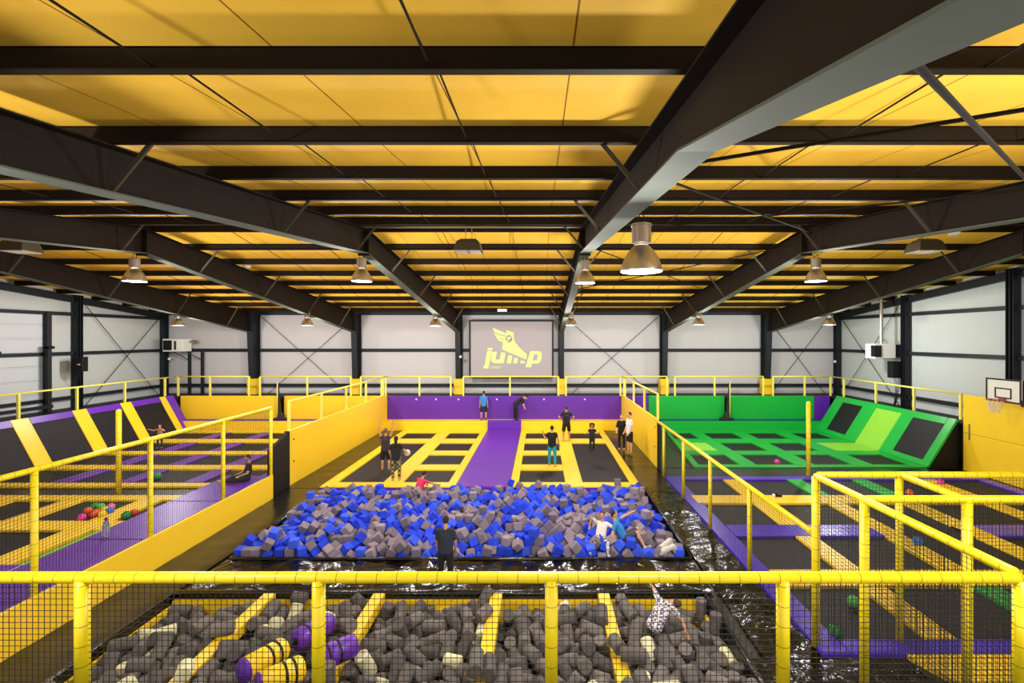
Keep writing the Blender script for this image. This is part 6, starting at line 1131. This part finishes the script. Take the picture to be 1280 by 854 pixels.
def person(label, loc, yaw, height, pose, shirt, legs, shoes='22201E', hair='1E1612', skin=None, sleeve=.55, leglen='long', hairstyle='short', anchor='feet', girth=1.0, extra=None):
    """local frame: x to the person's right, y forwards, z up"""
    k = height / 1.75; g = girth
    P = dict(REST); P.update(pose); D = {n: V(*v) for n, v in P.items()}
    skin = skin or SKINM
    pel = Vector((0, 0, 0)); tz = D['torso']
    fw = D.get('chest', None) or D['face']; xr = (fw.cross(tz)); xr = xr.normalized() if xr.length > .2 else Vector((1, 0, 0)); fw2 = tz.cross(xr).normalized()
    chest = pel + tz * .3 * k; neck = pel + tz * .5 * k; hd = D['head']; head = neck + hd * .2 * k
    sh = {s: neck - tz * .05 * k + xr * (.17 * k * s) for s in (-1, 1)}
    hip = {s: pel + Vector((1, 0, 0)) * 0 + xr * (.085 * k * s) - tz * .02 * k for s in (-1, 1)}
    J = {}
    for s, n in ((-1, 'l'), (1, 'r')):
        J['sh' + n + '_'] = sh[s]; J['el' + n] = sh[s] + D['ua' + n] * .28 * k; J['wr' + n] = J['el' + n] + D['fa' + n] * .245 * k
        J['hip' + n] = hip[s]; J['kn' + n] = hip[s] + D['th' + n] * .42 * k; J['an' + n] = J['kn' + n] + D['sh' + n] * .41 * k
    body = MB()
    body.capsule(pel - xr * .06 * k, pel + xr * .06 * k, .1 * k * g, .1 * k * g); body.capsule(pel, chest, .11 * k * g, .115 * k * g)
    for s in (-1, 1):
        body.capsule(pel + xr * s * .06 * k, chest + xr * s * .075 * k, .085 * k * g, .09 * k * g); body.capsule(chest + xr * s * .075 * k, sh[s] - xr * s * .05 * k, .085 * k * g, .065 * k)
    body.capsule(sh[-1], sh[1], .052 * k, .052 * k); body.capsule(neck - tz * .04 * k, neck + hd * .1 * k, .055 * k, .05 * k)
    hq = Matrix((xr, hd.cross(xr) * -1 if False else fw2, hd)).transposed()
    # head frame
    hf = D['face']; hx = hf.cross(hd).normalized(); hy = hd.cross(hx).normalized(); HM = Matrix((hx, hy, hd)).transposed()
    body.ball(head, (.073 * k, .088 * k, .108 * k), 18, 12, HM); body.ball(head + HM @ Vector((0, .03, -.055)) * k, (.052 * k, .058 * k, .05 * k), 14, 9, HM)
    body.capsule(head + HM @ Vector((0, .085, .01)) * k, head + HM @ Vector((0, .1, -.018)) * k, .01 * k, .015 * k, 8)
    for s in (-1, 1): body.ball(head + HM @ Vector((s * .075, -.005, -.005)) * k, (.014 * k, .024 * k, .034 * k), 10, 7, HM)
    for n, s in (('l', -1), ('r', 1)):
        body.capsule(J['sh' + n + '_'], J['el' + n], .05 * k * g, .037 * k * g); body.capsule(J['el' + n], J['wr' + n], .037 * k * g, .025 * k)
        d = D['fa' + n]; side = d.cross(fw2); side = side.normalized() if side.length > .2 else xr; nrm = side.cross(d).normalized()
        w0 = J['wr' + n]; pm = w0 + d * .075 * k
        for q in (-1, 0, 1): body.capsule(w0 + d * .02 * k + side * q * .014 * k, pm + side * q * .022 * k, .017 * k, .014 * k, 8)
        for i, ln in enumerate((.062, .074, .069, .052)):
            r0 = pm + side * (i - 1.5) * .0175 * k; r1 = r0 + (d + side * (i - 1.5) * .07) * ln * .5 * k; r2 = r1 + (d * .8 + nrm * .55) * ln * .5 * k
            body.capsule(r0, r1, .0092 * k, .0085 * k, 7); body.capsule(r1, r2, .0085 * k, .0075 * k, 7)
        ts = -s; b0 = w0 + d * .03 * k - side * .02 * k * 1; t1 = b0 - side * .035 * k + d * .03 * k; body.capsule(b0, t1, .012 * k, .01 * k, 7); body.capsule(t1, t1 + d * .03 * k - side * .005 * k, .01 * k, .008 * k, 7)
        body.capsule(J['hip' + n], J['kn' + n], .085 * k * g, .055 * k * g); body.capsule(J['kn' + n], J['an' + n], .055 * k * g, .036 * k)
        sd = D['sh' + n]; mid = J['kn' + n].lerp(J['an' + n], .3); body.ball(mid - fw2 * .012 * k, (.05 * k, .055 * k, .1 * k), 10, 7, Vector((0, 0, 1)).rotation_difference(sd).to_matrix())
    foot = {}
    for n in 'lr':
        sd = D['sh' + n]; ff = fw2 - sd * fw2.dot(sd); ff = ff.normalized() if ff.length > .2 else fw2
        if 'foot' + n in D: ff = D['foot' + n]
        a = J['an' + n]; foot[n] = (a, ff, sd)
        body.capsule(a, a + sd * .045 * k, .036 * k, .034 * k); body.capsule(a + sd * .05 * k - ff * .03 * k, a + sd * .055 * k + ff * .13 * k, .034 * k, .026 * k)
    zmin = min((J['an' + n] + D['sh' + n] * .085 * k).z for n in 'lr')
    off = Vector((0, 0, -zmin)) if anchor == 'feet' else Vector((0, 0, 0))
    t = thing('person', label, 'person', loc); t.rotation_euler = (0, 0, yaw)
    WORLD[t.name] = -off
    def put(name, me, m):
        for v in me.vertices: v.co += off
        me.materials.append(m); o = bpy.data.objects.new(name, me); COL.objects.link(o); o.parent = t; return o
    put('body', remesh(body, .0085 * max(k, .8)), skin)
    if shirt:
        c = MB(); e = .014 * k
        c.capsule(pel - tz * .02 * k, chest, .11 * k * g + e, .115 * k * g + e)
        for s in (-1, 1):
            c.capsule(pel + xr * s * .06 * k - tz * .03 * k, chest + xr * s * .075 * k, .105 * k * g + e, .09 * k * g + e); c.capsule(chest + xr * s * .075 * k, sh[s] - xr * s * .05 * k, .085 * k * g + e, .065 * k + e)
        c.capsule(sh[-1], sh[1], .054 * k + e, .054 * k + e)
        c.capsule(pel - xr * .06 * k - tz * .035 * k, pel + xr * .06 * k - tz * .035 * k, .104 * k * g + e * 1.6, .104 * k * g + e * 1.6)
        for n in 'lr':
            if sleeve > 0:
                e0 = J['sh' + n + '_'].lerp(J['el' + n], min(1, sleeve)); c.capsule(J['sh' + n + '_'], e0, .053 * k * g + e, .046 * k * g + e)
                if sleeve > 1: c.capsule(J['el' + n], J['el' + n].lerp(J['wr' + n], sleeve - 1), .042 * k + e, .032 * k + e)
        put('shirt', remesh(c, .014), shirt if not isinstance(shirt, str) else mat('cloth ' + shirt, shirt, .85))
    c = MB(); e = .015 * k
    c.capsule(pel - xr * .06 * k, pel + xr * .06 * k, .102 * k * g + e, .102 * k * g + e); c.capsule(pel, pel + tz * .04 * k, .1 * k * g + e * .5, .1 * k * g + e * .5)
    for n in 'lr':
        if leglen == 'long':
            c.capsule(J['hip' + n], J['kn' + n], .088 * k * g + e, .058 * k * g + e); c.capsule(J['kn' + n], J['kn' + n].lerp(J['an' + n], .93), .058 * k * g + e, .042 * k + e)
        else: c.capsule(J['hip' + n], J['hip' + n].lerp(J['kn' + n], .85), .09 * k * g + e, .078 * k * g + e)
    put('trousers' if leglen == 'long' else 'shorts', remesh(c, .014), legs if not isinstance(legs, str) else mat('cloth ' + legs, legs, .85))
    for n in 'lr':
        a, ff, sd = foot[n]; c = MB(); c.capsule(a + sd * .0 * k, a + sd * .045 * k, .046 * k, .044 * k); c.capsule(a + sd * .05 * k - ff * .035 * k, a + sd * .056 * k + ff * .14 * k, .043 * k, .034 * k)
        put('shoe', remesh(c, .012), mat('shoe ' + shoes, shoes, .6))
    c = MB()
    c.ball(head + HM @ Vector((0, -.022, .022)) * k, (.083 * k, .09 * k, .104 * k), 18, 12, HM)
    if hairstyle == 'long':
        c.capsule(head + HM @ Vector((0, -.07, 0)) * k, neck - hd * .06 * k - fw2 * .09 * k, .07 * k, .05 * k)
    if hairstyle == 'tail': c.capsule(head + HM @ Vector((0, -.1, .04)) * k, head + HM @ Vector((0, -.14, -.1)) * k, .035 * k, .02 * k)
    if hairstyle == 'curly':
        rnd = random.Random(3)
        for _ in range(40):
            a = rnd.uniform(0, 6.28); z = rnd.uniform(-.14, .13); r = .13
            q = Vector((r * math.cos(a), r * math.sin(a) - .02, z))
            if q.y > .04 and z < .09: continue
            c.ball(head + HM @ q * k, .05 * k, 8, 6)
    put('hair', remesh(c, .012, 1), mat('hair ' + hair, hair, .8))
    for s in (-1, 1):
        c = MB(); c.ball(head + HM @ Vector((s * .03, .082, .018)) * k, .0095 * k, 8, 6); put('eye', c.mesh('eye', [], Vector(), True), BLACKP)
    c = MB(); c.ball(head + HM @ Vector((0, .087, -.058)) * k, (.022 * k, .008 * k, .006 * k), 10, 6, HM); put('mouth', c.mesh('mouth', [], Vector(), True), mat('lips', '9A4A44', .5))
    if extra: extra(t, dict(J=J, head=head, k=k, off=off, put=put, pel=pel, chest=chest, fw=fw2, xr=xr, tz=tz, HM=HM))
    return t
PI = math.pi
Z = .03
def on(px, py, z=Z): p = at(px, py, z); return (p.x, p.y, z)
person('boy in blue t-shirt and black shorts standing on the landing facing the purple wall', (-3.13, 26.3, .475), 0, 1.6, dict(thl=(-.12, 0, -1), thr=(.12, 0, -1), head=(0, .25, 1)), '2F7FD0', '15151A', leglen='short', hair='2A1C12')
person('person in black bending forward on the landing under the screen', (-1.35, 26.22, .5), -PI / 2, 1.7, dict(torso=(0, .75, .62), chest=(0, .62, -.75), head=(0, .95, .1), face=(0, .1, -1), ual=(-.1, .25, -1), fal=(0, .1, -1), uar=(.1, .1, -1), far=(.05, .5, -.9), thl=(-.1, -.15, -1), thr=(.12, .25, -1), shr=(0, -.15, -1)), '16161A', '14141A', skin=SKIN2, sleeve=.9)
person('man in black t-shirt and shorts with hands on hips, back turned', on(708, 552), 0, 1.72, dict(ual=(-.75, -.1, -.75), fal=(.75, .25, -.65), uar=(.75, -.1, -.75), far=(-.75, .25, -.65), thl=(-.13, 0, -1), thr=(.13, .05, -1)), '1C1C24', '121216', leglen='short', shoes='C8A020', hair='3A2A1C')
person('woman in black top and teal leggings walking up the small beds', on(690, 582), 0, 1.55, dict(ual=(-.45, .35, -.8), fal=(-.35, .4, .85), uar=(.35, -.1, -1), far=(.25, .35, -.9), thl=(-.06, .06, -1), thr=(.1, -.15, -1), shr=(0.02, -.35, -1)), '17161B', '1F93A8', sleeve=.4, shoes='B89030', hair='2A1A12', girth=1.05)
person('curly haired girl in black jumping above the long bed', (2.07, 19.4, .38), PI, 1.15, dict(ual=(-.5, .1, -.8), fal=(-.2, .4, .2), uar=(.5, .1, -.8), far=(.2, .45, .1), thl=(-.05, .25, -1), shl=(.1, -.5, -.9), thr=(.06, .2, -1), shr=(0, -.35, -1)), '20202A', '24242E', hair='3A1A10', hairstyle='curly', sleeve=.3)
person('boy in black outfit with pale print standing beside the man in white', on(777, 562), PI * .97, 1.55, dict(uar=(.25, .25, -.9), far=(.1, .6, -.5), ual=(-.3, .3, -.8), fal=(.2, .8, -.2)), '17171B', '141418', shoes='C0B030', hair='8A6A4A', skin=SKIN2, sleeve=.95)
person('man in white t-shirt and black shorts standing by the yellow divider', on(787, 567), PI * .6, 1.78, dict(ual=(-.2, .1, -1), fal=(.1, .5, -.8), uar=(.2, .05, -1), far=(-.1, .5, -.85), thl=(-.06, 0, -1), thr=(.08, 0, -1)), 'E4E4E6', '16161A', leglen='short', shoes='B09A20', hair='3A2415', skin=SKIN2, sleeve=.6)
person('person in dark tank top and black shorts with both arms raised, back turned', on(482, 590), 0, 1.62, dict(ual=(-.35, .05, 1), fal=(0, .05, 1), uar=(.35, .05, 1), far=(.05, .05, 1), thl=(-.1, 0, -1), thr=(.1, .05, -1)), '34303A', '151518', leglen='short', hair='7A5A48', sleeve=0, shoes='4A423A')
def hold_ball(t, c):
    mb = MB(); k = c['k']; mb.ball(c['J']['wrr'] + Vector((.05, .02, 0)), .12, 14, 9); 
person('girl in black top and patterned leggings standing beside the one with raised arms', on(495, 601), PI * .05, 1.55, dict(ual=(-.3, .1, -1), fal=(.2, .4, -.8), uar=(.55, .2, -.85), far=(.45, .5, -.5), thl=(-.08, 0, -1), thr=(.1, .08, -1)), '19181C', printed('patterned leggings', '2A2620', '9A8E60', 15), hair='17120F', hairstyle='long', shoes='A89A90', sleeve=.5)
p = at(497, 590, 0); t = thing('play_ball', 'white ball held at the side of the girl in patterned leggings', 'ball', (-4.72, 16.95, .82)); mb = MB(); mb.ball((-4.72, 16.95, .93), .115, 16, 10); mb.build('ball_skin', mat('white ball', 'D8CFC8', .4), t, True)
person('child in bright pink t-shirt climbing out of the cube pit onto the yellow pads', (-3.9, 15.25, .08), -.55, 1.45, dict(torso=(.05, .35, .93), head=(.1, .5, .85), uar=(.45, .7, -.35), far=(.5, .75, -.3), ual=(-.2, .6, -.6), fal=(.2, .8, -.4), thl=(-.1, .5, -.8), shl=(0, -.6, -.7), thr=(.1, .3, -.9), shr=(0, -.3, -.9)), 'E0305E', '6A6468', anchor='pelvis', hair='16110E', sleeve=.5)
person('child in dark blue t-shirt seen from behind between the two pits', on(557, 733, .03), 0, 1.4, dict(ual=(-.22, .15, -1), fal=(.05, .35, -.9), uar=(.25, .15, -1), far=(-.05, .3, -.9), head=(0, .25, 1)), '232C3A', '0F0F13', hair='2A1D10', sleeve=.7, girth=1.1)
person('child in white patterned shirt lying back in the foam cubes', at(751, 672, .2) [:], PI * .95, 1.3, dict(torso=(-.1, -.6, .75), face=(.1, .8, .3), head=(.1, -.2, 1), uar=(.5, .2, .5), far=(.2, .3, -.9), ual=(-.5, .5, -.1), fal=(-.1, .7, -.5), thl=(-.3, .85, .1), shl=(-.1, .6, -.6), thr=(.2, .85, .15), shr=(.2, .6, -.6)), 'E2D8D2', printed('patterned dark trousers', '303850', 'C0C4D0', 15), anchor='pelvis', hair='1C100C', sleeve=.7, shoes='D8D8D8')
person('boy in sky blue shirt sitting in the foam cubes with one arm stretched out', at(780, 672, .2)[:], -PI * .58, 1.5, dict(torso=(0, -.5, .85), face=(-.1, .95, .1), head=(0, -.1, 1), uar=(.4, -.3, -.8), far=(.2, .5, -.6), ual=(-.2, .85, .5), fal=(-.1, .85, .5), thl=(-.15, .8, .55), shl=(-.1, .55, -.8), thr=(.15, .85, .6), shr=(.12, .5, -.8)), '2E8AD8', '4A4458', anchor='pelvis', leglen='short', hair='3A2012', skin=SKIN2, sleeve=.5, shoes='D8C860')
person('half buried child in pale grey trousers at the corner of the cube pit', at(824, 690, .02)[:], -PI / 2, 1.4, dict(torso=(0, -.8, -.7), face=(0, .2, .9), head=(0, -1, 0), uar=(.6, -.3, -.3), ual=(-.6, -.3, -.3), thl=(-.12, .75, .6), shl=(0, .4, -.9), thr=(.15, .85, .5), shr=(0, .45, -.9)), '6A6670', 'CFCBC6', anchor='pelvis', shoes='E4E2E0', sleeve=1.6)
SHP = printed('white shirt with dark print', 'E4E0EA', '6A667A', 24)
person('child in white shirt with dark print crouching in the foam logs by the beam', at(819, 780, .18)[:], -.5, 1.4, dict(torso=(.25, .55, .6), chest=(.2, .6, -.55), face=(.3, .8, -.5), head=(.75, .3, -.1), ual=(-.55, .75, .35), fal=(-.6, .7, .1), uar=(.7, -.2, -.5), far=(.4, -.3, -.7), thl=(-.2, .6, -.7), shl=(0, -.7, -.6), thr=(.2, .6, -.7), shr=(0, -.7, -.6)), SHP, '2A2A34', anchor='pelvis', hair='4A3426', sleeve=.7)
person('boy in black t-shirt with yellow print sitting on the far end of the purple deck', (-8.85, 14.45, .8), PI * .72, 1.45, dict(torso=(0, -.15, .95), face=(0, 1, -.1), head=(0, .25, .95), ual=(-.25, .3, -.9), fal=(.3, .8, -.3), uar=(.25, .3, -.9), far=(-.2, .85, -.3), thl=(-.35, .9, .05), shl=(.65, .6, -.12), thr=(.35, .9, .05), shr=(-.5, .7, -.12)), '141418', '17171B', anchor='pelvis', hair='2A2018', skin=SKIN2, shoes='C8C040')
person('small child with reddish hair and bare arms on the court below the slope mats', on(200, 560), PI, 1.05, dict(uar=(.8, .3, -.2), far=(.3, .5, .3), ual=(-.8, .3, -.3), fal=(-.2, .5, .2), thl=(-.15, .05, -1), thr=(.15, .05, -1)), 'B88A6A', '3A3440', hair='9A4A28', skin=SKIN2, leglen='long', sleeve=.4, shoes='9A8A80')
